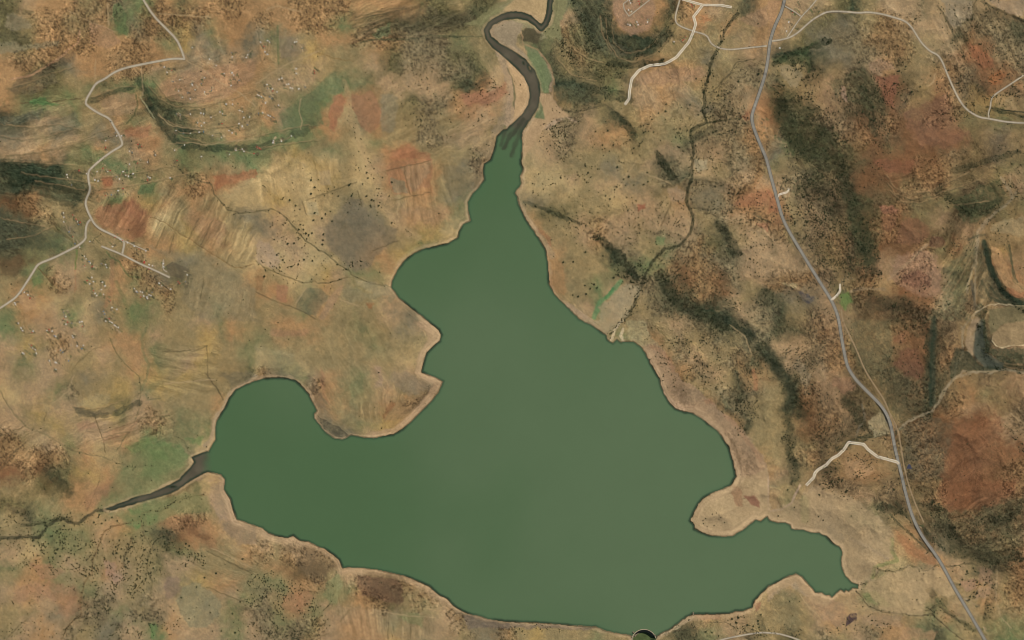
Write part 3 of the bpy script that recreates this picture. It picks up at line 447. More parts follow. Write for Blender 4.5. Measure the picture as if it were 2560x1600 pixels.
strip(T(3,1,'2040 780 2090 1000 2200 1230 2290 1310 2419 1365'), 7, (50,60,46), .8)
strip(T(3,1,'2280 800 2300 960 2330 1130 2419 1210'), 3, (72,76,56), .7)
strip(T(3,1,'1960 1440 2080 1372 2160 1362 2419 1382'), 2, (170,152,118), .7)
patch(T(3,2,'2040 0 2060 120 2100 260 2170 285 2300 262 2419 260 2419 415 2200 400 2080 300 2010 180 2020 0'), (54,63,50), .8, 4)
patch(T(3,1,'800 300 1000 380 1080 700 1000 1000 830 1000 800 700 720 500'), (56,64,46), .6, 10)
patch(T(3,1,'250 330 500 200 900 100 1000 0 300 0 420 150 250 260'), (80,76,52), .55, 10)
patch(T(3,0,'550 780 750 700 900 640 1010 780 1100 960 1110 1090 1000 1080 900 1000 780 960 640 900'), (70,74,56), .6, 8)
patch(T(3,0,'0 800 200 830 330 980 460 1060 380 1130 620 1250 800 1400 800 1512 350 1512 180 1330 60 1200 0 1000'), (58,64,46), .65, 10)
patch(T(2,2,'1880 200 2000 60 2419 120 2419 400 2300 340 2150 250 2000 260'), (84,82,62), .5, 8)
strip(T(2,2,'2050 0 2200 60 2250 160'), 14, (54,62,48), .6)
strip(T(3,2,'0 300 100 480 220 640 200 850'), 14, (60,66,50), .55)
patch(T(2,0,'560 0 940 0 960 200 1060 330 1200 380 1360 350 1450 250 1480 400 1300 500 1040 590 900 560 800 420 640 200'), (70,76,58), .6, 8)
patch(T(2,0,'400 800 700 780 880 830 900 940 700 1000 440 960'), (78,80,60), .65, 10)
patch(T(0,1,'0 0 300 20 640 60 800 120 830 280 760 400 560 380 420 330 200 280 0 240'), (62,70,50), .6, 8)
patch(T(0,1,'0 400 60 470 200 560 420 640 640 720 560 830 200 830 0 850'), (84,88,68), .6, 10)
patch(T(0,0,'0 1100 200 1080 400 1040 380 1120 120 1180 0 1190') , (92,94,78), .6, 6)
patch(T(0,0,'480 1150 700 1060 780 1180 600 1250 500 1240'), (98,100,80), .6, 6)
patch(T(0,0,'0 30 150 60 320 120 280 140 120 120 0 100'), (86,80,56), .7, 5); patch(T(0,0,'0 290 250 330 280 400 160 420 0 360'), (90,84,60), .6, 5); patch(T(0,0,'100 190 190 190 180 260 110 280'), (96,82,58), .7, 4)
patch(T(0,0,'160 740 400 640 560 560 700 500 720 560 520 660 540 780 300 900 80 860'), (94,84,62), .6, 6)
patch(T(3,3,'1640 0 2350 0 2350 120 2100 240 1750 270 1600 180 1600 80'), (134,84,50), .75, 12)
patch(T(3,2,'1760 1010 1960 900 2200 920 2250 1060 2050 1200 1950 1512 1650 1512 1700 1300'), (128,82,50), .75, 16)
patch(T(3,2,'1250 280 1400 270 1480 480 1420 560 1280 520 1190 420'), (120,78,52), .8, 8); patch(T(3,2,'1180 150 1300 120 1300 200 1180 230'), (128,84,54), .7, 6)
patch(T(3,2,'950 960 1060 860 1100 900 1160 1070 1000 1110 960 1010'), (164,144,98), .85, 4)
patch(T(3,2,'2120 150 2300 60 2419 0 2419 240 2300 230 2200 260 2130 210'), (168,140,98), .85, 3)
patch(T(3,2,'1880 200 1960 100 1920 0 2020 0 2000 120 1920 220 1930 330 1880 300'), (164,142,106), .7, 5); patch(T(3,2,'1950 160 2020 150 2040 330 2200 400 2230 470 2080 460 1950 380 1930 260'), (84,88,76), .7, 5)
patch(T(3,2,'720 1340 880 1310 1000 1400 960 1480 780 1500 700 1430'), (172,132,86), .65, 8)
patch(T(3,2,'280 330 400 520 350 700 320 560 240 420'), (150,128,92), .6, 8); patch(T(3,2,'600 540 780 560 820 640 740 700 600 620'), (160,112,76), .6, 8)
patch(T(3,2,'300 680 480 720 560 860 600 1000 500 1160 360 1080 320 860'), (82,66,46), .6, 12)
patch(T(3,1,'2110 820 2180 830 2240 960 2300 1120 2419 1180 2419 1300 2330 1270 2220 1170 2150 1000 2110 900'), (176,132,80), .85, 3)
patch(T(3,1,'2110 600 2250 560 2419 540 2419 720 2200 700 2120 660'), (170,148,100), .6, 6)
patch(T(3,1,'2250 1200 2419 1260 2419 1310 2300 1280'), (168,104,62), .8, 3)
patch(T(3,1,'1230 900 1400 860 1580 880 1640 1120 1620 1280 1500 1300 1320 1240 1220 1180 1160 1100 1180 980'), (158,116,84), .7, 8)
patch(T(3,1,'1290 1080 1450 1040 1540 1130 1530 1210 1370 1200 1260 1160'), (128,86,62), .8, 6)
patch(T(3,1,'1290 560 1400 540 1510 620 1500 740 1380 800 1200 780 1240 640'), (134,90,58), .75, 6)
patch(T(3,1,'1070 440 1180 430 1240 480 1200 560 1160 700 1080 640 1090 520'), (124,80,52), .6, 6); patch(T(3,1,'1060 440 1170 430 1240 480 1170 510 1080 490'), (158,102,70), .8, 4)
patch(T(3,1,'1540 720 1650 720 1680 800 1600 840 1520 800'), (120,78,54), .7, 5)
patch(T(3,1,'1000 0 1400 0 1380 80 1300 130 1150 120 1050 60'), (138,84,54), .7, 8); patch(T(3,1,'0 300 60 320 110 500 0 500'), (164,98,60), .8, 5)
patch(T(3,1,'780 1260 1000 1240 1150 1290 1380 1280 1500 1400 1500 1512 840 1512 760 1340'), (88,70,46), .7, 8)
patch(T(3,1,'670 1270 760 1250 800 1340 720 1420 680 1360'), (98,124,68), .7, 5); patch(T(3,1,'280 1240 440 1290 430 1330 380 1360 330 1330'), (82,78,80), .8, 4); patch(T(3,1,'110 1160 280 1170 270 1210 180 1200'), (160,138,90), .8, 3)
strip(T(3,1,'1140 1130 1220 1050 1300 990 1420 880 1500 800'), 4, (160,128,88), .6); strip(T(3,1,'780 1240 900 1215 1100 1220'), 4, (140,116,80), .7)
patch(T(3,0,'1000 720 1230 720 1180 960 1200 1040 1110 960 1050 820'), (146,90,60), .85, 5)
patch(T(3,0,'960 600 1050 550 1160 590 1190 640 1050 700 950 660'), (158,120,84), .75, 6)
patch(T(3,0,'1300 1000 1500 930 1700 900 1720 1100 1900 1300 1700 1400 1450 1400 1300 1200'), (140,94,64), .65, 14)
patch(T(3,0,'1380 940 1480 870 1580 880 1620 850 1560 930 1440 1000 1240 1060'), (160,124,72), .6, 6); strip(T(3,0,'1650 700 1740 850 1760 900'), 2.5, (156,118,72), .6)
patch(T(3,0,'1900 420 1990 450 2120 560 2140 640 2000 640 1940 560'), (158,98,60), .85, 6); patch(T(3,0,'2080 730 2180 670 2240 690 2200 790 2110 800'), (168,102,54), .85, 5)
patch(T(3,0,'2150 880 2240 860 2330 950 2360 1050 2260 1040 2180 1010 2120 930'), (170,136,84), .85, 3)
patch(T(3,0,'1640 0 1940 0 1920 180 1820 200 1830 260 1730 240 1680 130'), (152,132,98), .8, 5); patch(T(3,0,'2080 0 2419 0 2419 170 2280 130 2150 60'), (154,130,98), .8, 4)
patch(T(3,0,'120 620 280 640 340 720 260 830 190 800 120 700'), (158,138,96), .7, 5); patch(T(3,0,'690 800 730 820 750 960 700 930'), (158,120,92), .7, 3)
patch(T(3,0,'0 0 130 0 60 200 0 330'), (170,124,82), .7, 4); patch(T(2,0,'2150 180 2419 30 2419 260 2250 250'), (172,128,86), .7, 6)
patch(T(3,0,'40 560 200 500 400 420 540 350 400 450 380 520 410 600 390 700 350 620 200 600 60 600'), (52,70,48), .6, 4, 2)
patch(T(0,0,'850 220 950 230 1080 300 1140 400 1000 460 860 420 850 300'), (172,126,82), .8, 4, 2)
patch(T(0,0,'60 150 140 130 280 200 300 270 110 290 50 260'), (136,122,86), .8, 5); patch(T(0,0,'0 390 250 420 560 380 560 450 300 450 150 500 0 510'), (134,122,86), .7, 5)
patch(T(0,0,'1060 40 1130 20 1200 130 1200 330 1130 340 1080 200'), (88,106,68), .7, 5); patch(T(0,0,'330 930 400 920 480 980 600 1000 380 990 280 980'), (84,118,72), .8, 4)
patch(T(0,0,'1500 800 1700 680 2000 640 2419 560 2419 700 2200 880 2000 960 1700 970 1560 920 1480 850'), (172,126,86), .6, 10)
patch(T(0,0,'950 940 1150 880 1270 880 1310 1000 1250 1080 1060 1100 960 1020'), (166,128,84), .7, 5); patch(T(0,0,'1160 1230 1300 1190 1430 1180 1400 1280 1200 1310'), (172,110,70), .7, 6)
strip(T(0,0,'110 750 300 710 450 620 560 560 640 480 740 400 750 300'), 2.6, (176,130,88), .7); strip(T(0,0,'640 100 860 210 1090 300'), 1.4, (176,140,92), .6)
strip(T(0,0,'1190 1180 1260 1100 1300 1000 1290 900'), 2.4, (92,94,62), .6); strip(T(0,0,'1330 920 1400 1020 1460 1120'), 2, (158,150,112), .6)
patch(T(2,3,'1340 1490 1510 1400 1580 1345 1650 1300 1720 1275 1700 1320 1600 1390 1500 1440 1400 1490'), (176,152,110), .8, 3)
patch(T(2,3,'1740 1275 1970 1270 1960 1310 1760 1320'), (170,124,84), .8, 4); patch(T(2,3,'2280 1150 2350 1160 2340 1220 2300 1250'), (160,108,74), .8, 3)
patch(T(2,1,'1720 0 1850 0 1830 90 1750 130 1720 60'), (166,148,106), .85, 4); patch(T(2,1,'1470 270 1560 250 1640 320 1620 400 1500 380'), (168,134,94), .75, 4); patch(T(2,1,'1180 430 1260 410 1270 450 1200 480'), (166,84,56), .8, 4)
patch(T(2,1,'1360 720 1460 730 1440 800 1360 790'), (104,128,84), .6, 5); patch(T(2,1,'2150 330 2419 280 2419 420 2300 450 2100 420'), (162,100,64), .65, 8); patch(T(2,1,'2300 600 2419 600 2419 680'), (176,116,76), .8, 3)
patch(T(2,0,'2200 1060 2330 980 2270 1120 2200 1150 2150 1110'), (160,98,62), .7, 5)
strip(T(3,2,'2130 145 2116 195 2150 242 2210 262 2300 238 2419 238'), 1.8, (192,170,130), .8, 1); strip(T(3,0,'2200 1040 2300 1050 2419 1062'), 1.6, (48,54,44), .8, 1)
patch(T(1,1,'590 110 700 100 720 240 600 240'), (178,150,102), .7, 4, 1); patch(T(1,1,'480 400 570 400 600 520 480 520'), (170,150,102), .7, 4, 1)

MAIN = T(3,0,'190 -260 160 -20 130 110 60 250 15 400 5 520') + T(2,0,'2395 700 2330 900 2265 1080 2265 1140 2285 1220 2350 1380 2400 1490') + T(3,1,'0 50 30 170 80 350 130 540 200 680 290 830 380 980 480 1140 590 1310 640 1420 665 1500') + T(3,2,'690 150 720 320 750 450 830 570 950 690 1080 820 1140 930 1170 1050 1195 1200 1240 1380') + T(3,3,'1270 0 1310 170 1370 370 1460 540 1580 700 1660 830 1760 1020 1850 1170 1950 1340 2060 1530 2160 1700')
MAIN_ = MAIN
ROADS_ = [T(3,0,'10 390 250 340 400 200 560 110 850 125 1080 135 1300 200 1440 400 1600 515 1700 720 1850 1020 1990 1110 2250 1155 2440 1165'), T(0,0,'1350 -10 1560 260 1670 370 1745 560 1470 585 1160 650 910 785 800 970 1040 1120 1160 1350 1060 1430 950 1512') + T(0,1,'835 110 860 280 805 390 865 555 960 660 1180 765'), T(0,1,'865 555 808 700 740 810 500 930 360 980 250 1160 110 1330 -30 1420')]
# every house of the villages: w white, r red, g grey, b blue roof
HOUSES = [
 ('beside the road junction at the upper left', 0,0,'1820 450w 1980 560w 2045 620w 1555 635w 1580 685w 1625 665r 1700 755w 1640 770g 2195 540w 2190 500g 2340 520w 2350 480g 2330 545w'),
 ('on the orange upper left slope', 0,0,'1935 735w 1815 795w 1820 805w 1845 850w 1690 860w 1725 920w 1775 880g 1800 935w 1935 870w 2000 855g 2210 710w 2185 810w 2195 690w 2260 760g 2120 695w 1905 790g'),
 ('on the terrace below the orange slope', 0,0,'1670 1080g 1705 1085g 1800 1080w 1900 1070w 1925 1075w 1995 1110w 1870 1160w 1905 1190w 1930 1160w 2080 1060w 2105 1075w'),
 ('on the right part of the terraced slope', 0,0,'2140 985w 2200 985w 2265 1045w 2290 1055w 2305 1110w 2360 1105w 2260 1170w 2290 1195w 2340 1180g 2100 1170r 2165 1235w 2195 1255w'),
 ('above the dark curved ravine', 0,0,'1665 1235w 1735 1260g 1800 1260w 1885 1250w 1925 1245b 2010 1280w 2095 1300w'),
 ('around the road bend on the left', 0,0,'1090 1255g 1105 1285w 1000 1330w 1150 1285w 1305 1365r 1340 1385r 1225 1430w 1470 1465w 1250 1440g 1000 1395r'),
 ('just below the dark curved ravine', 0,0,'1650 1420w 1745 1370w 2290 1410w 2305 1430w 2230 1420w 2400 1450r 2170 1460w 1905 1480w'),
 ('around the dark yards at the top', 1,0,'45 400w 110 385w 130 400w 75 440r 365 400w 385 395w 440 455g 85 490w 110 515w'),
 ('on the upper part of the eastern hamlet', 1,0,'380 650w 380 695w 550 670r 555 690r 220 750w 245 740w 290 800w 310 795w 325 830w 345 835w 350 765g 465 825g 405 840w'),
 ('on the lower part of the eastern hamlet', 1,0,'105 800w 155 840w 160 860r 200 870w 110 835g 15 895w 30 905w 52 915w 130 915g 150 930g 90 975w 215 995w'),
 ('along the green valley edge', 1,0,'25 1070b 65 1065w 115 1090w 135 1100w 165 1110g 335 1285w 240 1335w 160 1350w 165 1330w 30 1400r 45 1410r 10 1390r'),
 ('near the dark scarp on the left', 0,1,'750 100r 635 140w 640 165w 680 235g 820 130w 900 190w 930 200w 920 110w 975 80r'),
 ('along the green lane below the scarp', 0,1,'1045 100r 1020 110w 1225 40w 1300 30r 1395 20w 1165 110w 1190 145w 1260 130w 1105 160g 1130 180w 1215 155w'),
 ('among the red and green gardens', 0,1,'1400 160w 1395 190r 1420 170w 1610 170w 1120 290w 1165 270r 1170 320g 1000 335r 1055 330b 1675 5r'),
 ('left of the road fork', 0,1,'605 540w 605 585w 600 500w 720 560r 735 585w 760 590r 745 610b 690 520r 690 725r 710 790b 755 825w 665 640g 655 680b'),
 ('along the straight village street', 0,1,'1090 730r 1135 750w 1160 760r 1205 780w 1270 815w 1315 840r 1065 820w 1365 965r 1410 1030r 1410 990w 1440 1000w 1380 860w'),
 ('around the dark fenced plot', 0,1,'1545 980w 1550 1010w 1685 1150r 1700 1165r 1770 1085w 1505 1165w 1530 1190w 1615 1220w 1755 1150g'),
 ('left of the street below the fork', 0,1,'850 770w 800 910w 815 935w 845 960b 855 975w 880 1000r 870 1010r 960 980g 1000 990w 1010 1015w 800 1000r'),
 ('beside the narrow orange erosion strip', 0,1,'825 1140r 850 1170w 885 1235r 900 1260w 915 1280w 970 1155w 995 1190w 960 1225w 980 1270w 870 1110w 885 1150w'),
 ('in the grey yards below the street', 0,1,'1290 1240w 1270 1215w 1300 1250b 1330 1245w 1348 1250w 1360 1285w 1330 1295r 1390 1295w 1410 1275w 1428 1282w 1395 1310w 1440 1250g'),
 ('by the lower left gravel branch', 0,1,'230 1250w 265 1275w 285 1305r 140 1350w 148 1362w'),
 ('near the blue roofs at the left', 0,1,'600 1440g 610 1465g 625 1480w 605 1500r 980 1430b 990 1455b 1005 1490g 1035 1500r 1060 1395w 1045 1330r 1105 1410w'),
 ('south of the blue roofs', 0,2,'625 40w 640 20r 680 30g 775 15w 780 60r 755 20w 1040 15w 1060 25w 1085 50w 1100 65w 1120 70w 1000 10w'),
 ('in the upper rows of the southwest hamlet', 0,2,'175 30w 200 75w 215 100w 315 105w 305 120r 445 100w 465 90r 495 105w 515 150b 530 155w 685 150w 695 165w'),
 ('in the lower rows of the southwest hamlet', 0,2,'310 265w 335 280w 345 315w 215 310w 228 320w 300 240r 575 285b 595 305b 730 245w 790 240w 775 270b 525 400w 538 405w 470 385w 650 385b 530 465w'),
 ('on the flat orange hilltop', 2,0,'1110 10w 1120 30w 1195 15r 1205 40r 1100 95w 1130 110w 1095 230w 1115 240w 1180 210w 1190 235w 1280 185g 1280 210w'),
 ('below the hilltop near the pale tracks', 2,0,'1695 45r 1705 60r 1640 350r 1610 385r 1622 375r 1700 345g 1530 395w'),
 ('between lane and tarred road, top right', 3,0,'230 120r 245 135r 280 100w 440 100r 450 115w 270 60w 175 295w 195 210w 285 280w 110 455w'),
 ('strung right along the tarred road', 3,0,'-25 1205w -30 1130w -8 1270w 70 1290w 100 1345r 180 1360w 205 1450w 212 1480w'),
 ('near the short pale track stub', 3,1,'90 35w 230 265w 235 195b 135 240b 195 345w 235 525w'),
 ('by the pale driveway halfway down', 3,1,'695 1125w 745 1105w 740 1122w 720 1250w'),
 ('near the main road, lower right', 3,3,'1865 1110r 1872 1122w 2055 1425r 2040 1420w 1980 1190w 1435 410w')]

# ploughed strips: furrow tone along a bearing
FLD = [(T(0,1,'900 380 1700 160 2400 560 2419 950 2200 950 1000 640'), -62, .20, 11), (T(0,3,'1500 700 2419 600 2419 1000 2300 1100 1850 900'), 22, .12, 9), (T(1,1,'1250 0 1850 0 1900 600 1300 560'), 80, .12, 9),
 (T(1,3,'780 1180 1700 1290 1700 1512 780 1512'), 84, .12, 9), (T(1,2,'300 0 1500 0 1300 900 700 900'), 62, .07, 10), (T(0,2,'1400 250 2050 230 2050 700 1400 700'), 10, .16, 8), (T(1,3,'760 840 960 880 960 1150 780 1150'), 88, .15, 6),
 (T(0,3,'0 700 600 720 600 0 0 0'), 120, .08, 10), (T(0,2,'0 900 500 1120 500 1400 0 1400'), -40, .16, 8), (T(0,1,'1750 1050 2419 1300 2419 1512 1750 1512'), -75, .10, 9), (T(1,1,'0 0 800 0 700 500 0 400'), 80, .10, 9), (T(1,2,'940 780 1180 780 1160 960 960 950'), 86, .14, 5), (T(1,2,'1200 700 1450 650 1400 850 1200 850'), 80, .12, 6), (T(0,2,'700 850 1700 850 1600 1200 700 1200'), -22, .14, 7),
 (T(0,0,'0 900 1500 900 1500 1512 0 1512'), -18, .14, 9), (T(0,0,'1500 500 2419 500 2419 1300 1500 1300'), -14, .12, 9), (T(1,0,'900 0 2000 0 1800 360 900 420'), -22, .2, 8), (T(0,1,'0 0 900 0 900 420 0 420'), 8, .2, 8), (T(1,0,'1200 800 2300 800 2200 1500 1200 1500'), -25, .10, 9)]
FLD += [(T(3,1,'1600 700 1900 620 2060 700 2040 1000 2150 1512 1500 1512 1650 1200'), -62, .28, 8), (T(3,2,'1300 900 2419 900 2419 1512 1300 1512'), -35, .12, 12), (T(3,0,'1600 100 2419 100 2419 760 1700 700'), 62, .2, 9), (T(2,0,'560 0 960 0 960 300 1000 560 800 560 500 300'), 60, .2, 10), (T(3,1,'1100 120 1900 60 1950 300 1200 420'), -14, .16, 7), (T(3,3,'1700 180 2419 100 2419 700 1800 700'), -24, .2, 9)]
FM = np.zeros((NY, NX), np.float32)
for pts, an, amp, s in FLD:
    m = 1 - sst(-12, 12, poly_sd(pts, 16, PX + 12 * w1x, PY + 12 * w1y))
    ca, sa = math.cos(R_(an)), math.sin(R_(an))
    u = (PX * ca + PY * sa) + 4 * w1x; v = (-PX * sa + PY * ca) + 14 * w1y
    FM += m * amp * (vn(u / 70, v / s, 31) + .8 * vn(u / 40, v / (s * .45), 32) + .5 * vn(u / 30, v / 2.6, 33))
# rock strata follow the contour lines
hw_ = H + 3 * fbm(PX, PY, 40, 4, 170, .6)
strat = vn(hw_ / 2.6, PX / 260, 171) + .8 * vn(hw_ / 1.1, PX / 150, 172)
band = strat * .17 * np.maximum(sst(.35, .85, rug), sst(1000, 800, PX) * sst(520, 430, PY)) * sst(-.35, .3, fbm(PX, PY, 140, 3, 175))
n1 = fbm(PX, PY, 46, 6, 180, .74); n2 = fbm(PX, PY, 12, 4, 190, .85); n3 = rng.randn(NY, NX).astype(np.float32)
n6 = np.abs(fbm(PX + 10 * w2x, PY + 10 * w2y, 17, 3, 196, .6)); n4 = np.abs(fbm(PX, PY, 36, 4, 195, .6)); n5 = np.abs(fbm(PX + 20 * w2x, PY, 60, 4, 198, .65))     # rills, footpaths
CNT = np.where(CNT < .29, CNT * .72, CNT); CNT = np.minimum(CNT, .34 + .2 * sst(520, 400, PY + 40 * w1y) * sst(1250, 1050, PX))
tone = CNT * (1.25 * n1 + 1.15 * n2) + band + FM * 1.25 + (.03 + .12 * CNT) * n3 - .55 * CNT * np.exp(-(n4 / .022) ** 2) + .6 * CNT * np.exp(-(n5 / .012) ** 2) - .5 * CNT * np.exp(-(n6 / .035) ** 2) * sst(-.2, .3, n1)
scr = sst(.24, .34, CNT); spk = fbm(PX, PY, 5, 2, 199, .8)
tone += -scr * .6 * sst(.1, .45, spk) + scr * .22 * sst(.1, .5, -spk)
# yards, kraals and gardens round the houses
for phrase, c, r, sh in HOUSES:
    tk = sh.split()
    for i in range(0, len(tk), 2):
        (hx, hy), = T(c, r, tk[i] + ' ' + tk[i+1][:-1])
        for q in range(3):
            ox, oy = hx + random.gauss(0, 5), hy + random.gauss(0, 5); w = win(ox - 6, oy - 6, ox + 6, oy + 6)
            a = random.uniform(0, 1.57); u = (PX[w] - ox) * math.cos(a) + (PY[w] - oy) * math.sin(a); v = (PY[w] - oy) * math.cos(a) - (PX[w] - ox) * math.sin(a)
            m = ((np.abs(u) < random.uniform(2, 5.5)) & (np.abs(v) < random.uniform(1.2, 3.2)))[..., None] * random.uniform(.35, .7)
            COL[w] = COL[w] * (1 - m) + lin(random.choice([(92,98,66), (80,84,60), (104,92,70), (104,92,70), (172,150,116), (90,84,66)])).astype(np.float32) * m
COL = COL * np.exp(tone + .065)[..., None] * np.array([1.035, 1.045, 1.03], np.float32)
hue = fbm(PX, PY, 100, 5, 210, .65)
hue = hue + .6 * n2
COL[..., 0] *= 1 + .08 * hue; COL[..., 1] *= 1 - .01 * hue; COL[..., 2] *= 1 - .09 * hue
for q in range(2):                         # sorted gravel and grass edges: local contrast
    B_ = (COL + np.roll(COL, 1, 0) + np.roll(COL, -1, 0) + np.roll(COL, 1, 1) + np.roll(COL, -1, 1)) / 5
    COL = np.clip(COL + .38 * (COL - B_), .012, .9)
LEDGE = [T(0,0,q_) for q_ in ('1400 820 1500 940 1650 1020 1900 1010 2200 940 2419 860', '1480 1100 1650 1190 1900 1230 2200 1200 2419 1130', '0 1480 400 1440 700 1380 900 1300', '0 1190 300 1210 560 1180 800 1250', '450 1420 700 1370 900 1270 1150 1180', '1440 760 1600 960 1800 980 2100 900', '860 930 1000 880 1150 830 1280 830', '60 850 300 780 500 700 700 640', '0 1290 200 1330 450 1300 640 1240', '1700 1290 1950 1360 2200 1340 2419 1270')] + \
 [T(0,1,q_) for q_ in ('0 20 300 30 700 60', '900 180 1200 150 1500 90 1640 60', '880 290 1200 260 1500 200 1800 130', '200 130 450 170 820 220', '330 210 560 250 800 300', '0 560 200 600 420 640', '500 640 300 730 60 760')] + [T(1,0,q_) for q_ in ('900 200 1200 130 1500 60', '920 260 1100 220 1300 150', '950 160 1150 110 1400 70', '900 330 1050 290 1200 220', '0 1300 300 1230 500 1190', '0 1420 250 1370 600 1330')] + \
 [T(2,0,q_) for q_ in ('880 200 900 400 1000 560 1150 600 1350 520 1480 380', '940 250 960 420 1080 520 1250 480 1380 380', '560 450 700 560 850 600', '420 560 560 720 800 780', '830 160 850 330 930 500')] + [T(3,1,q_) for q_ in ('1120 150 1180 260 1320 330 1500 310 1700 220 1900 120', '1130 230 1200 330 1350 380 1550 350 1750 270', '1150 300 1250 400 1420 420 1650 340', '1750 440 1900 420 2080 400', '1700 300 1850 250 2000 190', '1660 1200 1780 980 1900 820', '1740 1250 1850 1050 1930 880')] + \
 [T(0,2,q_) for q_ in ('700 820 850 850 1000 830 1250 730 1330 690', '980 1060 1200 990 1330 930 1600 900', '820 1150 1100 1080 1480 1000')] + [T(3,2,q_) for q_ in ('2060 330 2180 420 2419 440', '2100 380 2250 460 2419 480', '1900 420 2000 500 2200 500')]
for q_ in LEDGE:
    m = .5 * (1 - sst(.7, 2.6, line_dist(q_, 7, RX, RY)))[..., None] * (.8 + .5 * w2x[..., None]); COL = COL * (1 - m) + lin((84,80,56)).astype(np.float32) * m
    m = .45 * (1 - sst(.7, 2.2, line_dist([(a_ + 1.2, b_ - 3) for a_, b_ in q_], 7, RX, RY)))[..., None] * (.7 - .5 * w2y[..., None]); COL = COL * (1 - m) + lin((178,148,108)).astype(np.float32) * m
THIN = [(T(0,1,'1560 640 1470 830'), 0), (T(0,1,'1640 720 1600 880'), 0), (T(0,1,'1930 1130 1890 1320'), 0), (T(0,1,'2160 690 2120 800'), 0), (T(0,1,'1880 560 1760 800'), 0), (T(0,1,'2010 570 1900 800'), 0), (T(0,1,'2200 850 2140 970'), 0), (T(0,1,'1700 480 1640 600'), 0),
 (T(0,0,'1335 620 1345 740 1350 900'), 1), (T(0,0,'1500 130 1800 150 1990 160'), 1), (T(0,0,'900 560 900 760'), 1), (T(0,0,'1760 570 1900 650 2100 790 2300 900 2419 1010'), 1), (T(0,0,'1020 40 1030 240'), 1), (T(0,0,'1500 1080 1600 1180 1750 1210 1950 1230'), 1), (T(0,0,'1600 1360 1800 1345 1950 1370 2419 1310'), 1),
 (T(1,1,'1400 60 1420 200 1450 320'), 0), (T(1,1,'1240 100 1450 50 1650 10'), 0), (T(1,1,'1290 385 1450 345 1640 310'), 0), (T(1,1,'480 380 700 300 950 210'), 0), (T(1,1,'440 400 480 520'), 0), (T(1,1,'380 1350 480 1200'), 1), (T(1,1,'0 1250 200 1340 400 1410 560 1500'), 0), (T(1,1,'800 1320 960 1380'), 1), (T(1,1,'1100 860 1340 760'), 0), (T(1,1,'960 300 1000 440'), 0),
 (T(1,0,'430 930 410 1050 440 1150 420 1230'), 1), (T(1,0,'0 790 200 660 400 560 600 480'), 1), (T(1,0,'100 90 200 60 420 110'), 1), (T(0,2,'1950 240 1965 420 1960 540 2090 700'), 0), (T(0,2,'1560 600 2030 560'), 1), (T(0,2,'1540 300 1850 290 1960 240'), 0), (T(0,2,'440 870 415 950'), 0), (T(0,2,'700 520 640 680 500 790'), 1), (T(0,2,'0 1100 250 1000'), 0), (T(0,2,'20 1350 260 1140'), 0), (T(0,2,'0 1420 130 1290'), 0),
 (T(0,3,'1950 670 2419 900'), 0), (T(0,3,'2000 640 2380 830'), 1), (T(0,3,'1950 1010 2300 1150'), 0), (T(0,3,'80 1480 160 1400 260 1310'), 0), (T(1,3,'1250 1340 1250 1500'), 0), (T(1,3,'1470 1330 1460 1500'), 0), (T(1,3,'1390 1380 1385 1512'), 1), (T(1,3,'800 1340 880 1230'), 0), (T(1,3,'1100 1230 1500 1290 1700 1300'), 1),
 (T(3,3,'1050 350 1000 520'), 1), (T(3,3,'1210 1100 1280 1220'), 0), (T(3,3,'1490 1240 1600 1180 1800 1330'), 0), (T(3,3,'300 1080 360 1170 480 1290'), 1), (T(3,3,'2170 860 2150 1150 2200 1290 2300 1400'), 1), (T(2,1,'1260 130 1500 220'), 1), (T(2,1,'1180 0 1100 120 1050 180'), 1), (T(2,1,'1290 570 1480 700 1560 760'), 1), (T(2,2,'2060 50 2200 150 2260 330'), 1), (T(3,1,'2280 120 2290 280'), 1), (T(3,2,'2290 880 2360 940 2419 980'), 1), (T(3,0,'1500 820 1560 780 1580 700'), 1)]
for pts, kind in THIN:
    m = .62 * (1 - sst(.6, 2.1, line_dist(pts, 6, RX, RY)))[..., None]
    COL = COL * (1 - m) + lin((180,156,116) if kind else (92,82,58)).astype(np.float32) * m
def wash(pts, c, a=.8, soft=2.5, warp=2):
    global COL
    d = poly_sd(pts, soft * 2 + 4, PX + warp * wx, PY + warp * wy)
    m = (a * (1 - sst(-soft, soft, d + soft * w2x)))[..., None].astype(np.float32)
    COL = COL * (1 - m) + lin(c).astype(np.float32) * np.exp(.16 * n2 + .05 * n3 + .12 * n1)[..., None] * m
def RV(s_): v = [float(a) for a in s_.split()]; return [(1160 + v[i] / 3.78, v[i + 1] / 3.78) for i in range(0, len(v), 2)]
def CY(s_): v = [float(a) for a in s_.split()]; return [(2080 + v[i] / 2.521, 480 + v[i + 1] / 2.521) for i in range(0, len(v), 2)]
def thin(pts, c, w, a=.7):
    global COL
    m = a * (1 - sst(w * .4, w, line_dist(pts, w + 4, RX, RY)))[..., None] * (.75 + .35 * w2x[..., None])
    COL = COL * (1 - m) + lin(c).astype(np.float32) * m
wash(RV('100 190 300 40 400 0 430 -100 700 -100 840 0 980 0 960 130 900 200 920 370 760 330 740 290 500 200 250 160 200 250 0 230'), (138,134,94), .8)
wash(RV('370 100 450 20 600 -100 790 -100 785 0 775 130 725 235 640 170 540 125 440 112'), (188,161,117), .95)
wash(RV('250 230 300 190 450 200 560 220 540 300 500 340 490 420 540 470 620 560 590 560 450 470 330 430 260 350 230 300'), (160,143,114), .95)
wash(RV('400 570 440 560 520 640 600 760 625 860 600 1080 550 1130 480 1190 455 1180 480 1050 490 900 470 800 430 680'), (191,160,118), .95)
thin(RV('340 640 390 720 440 800 460 950 450 1120'), (180,153,116), 4); thin(RV('410 640 460 760 480 900 475 1040'), (96,96,66), 2.5)
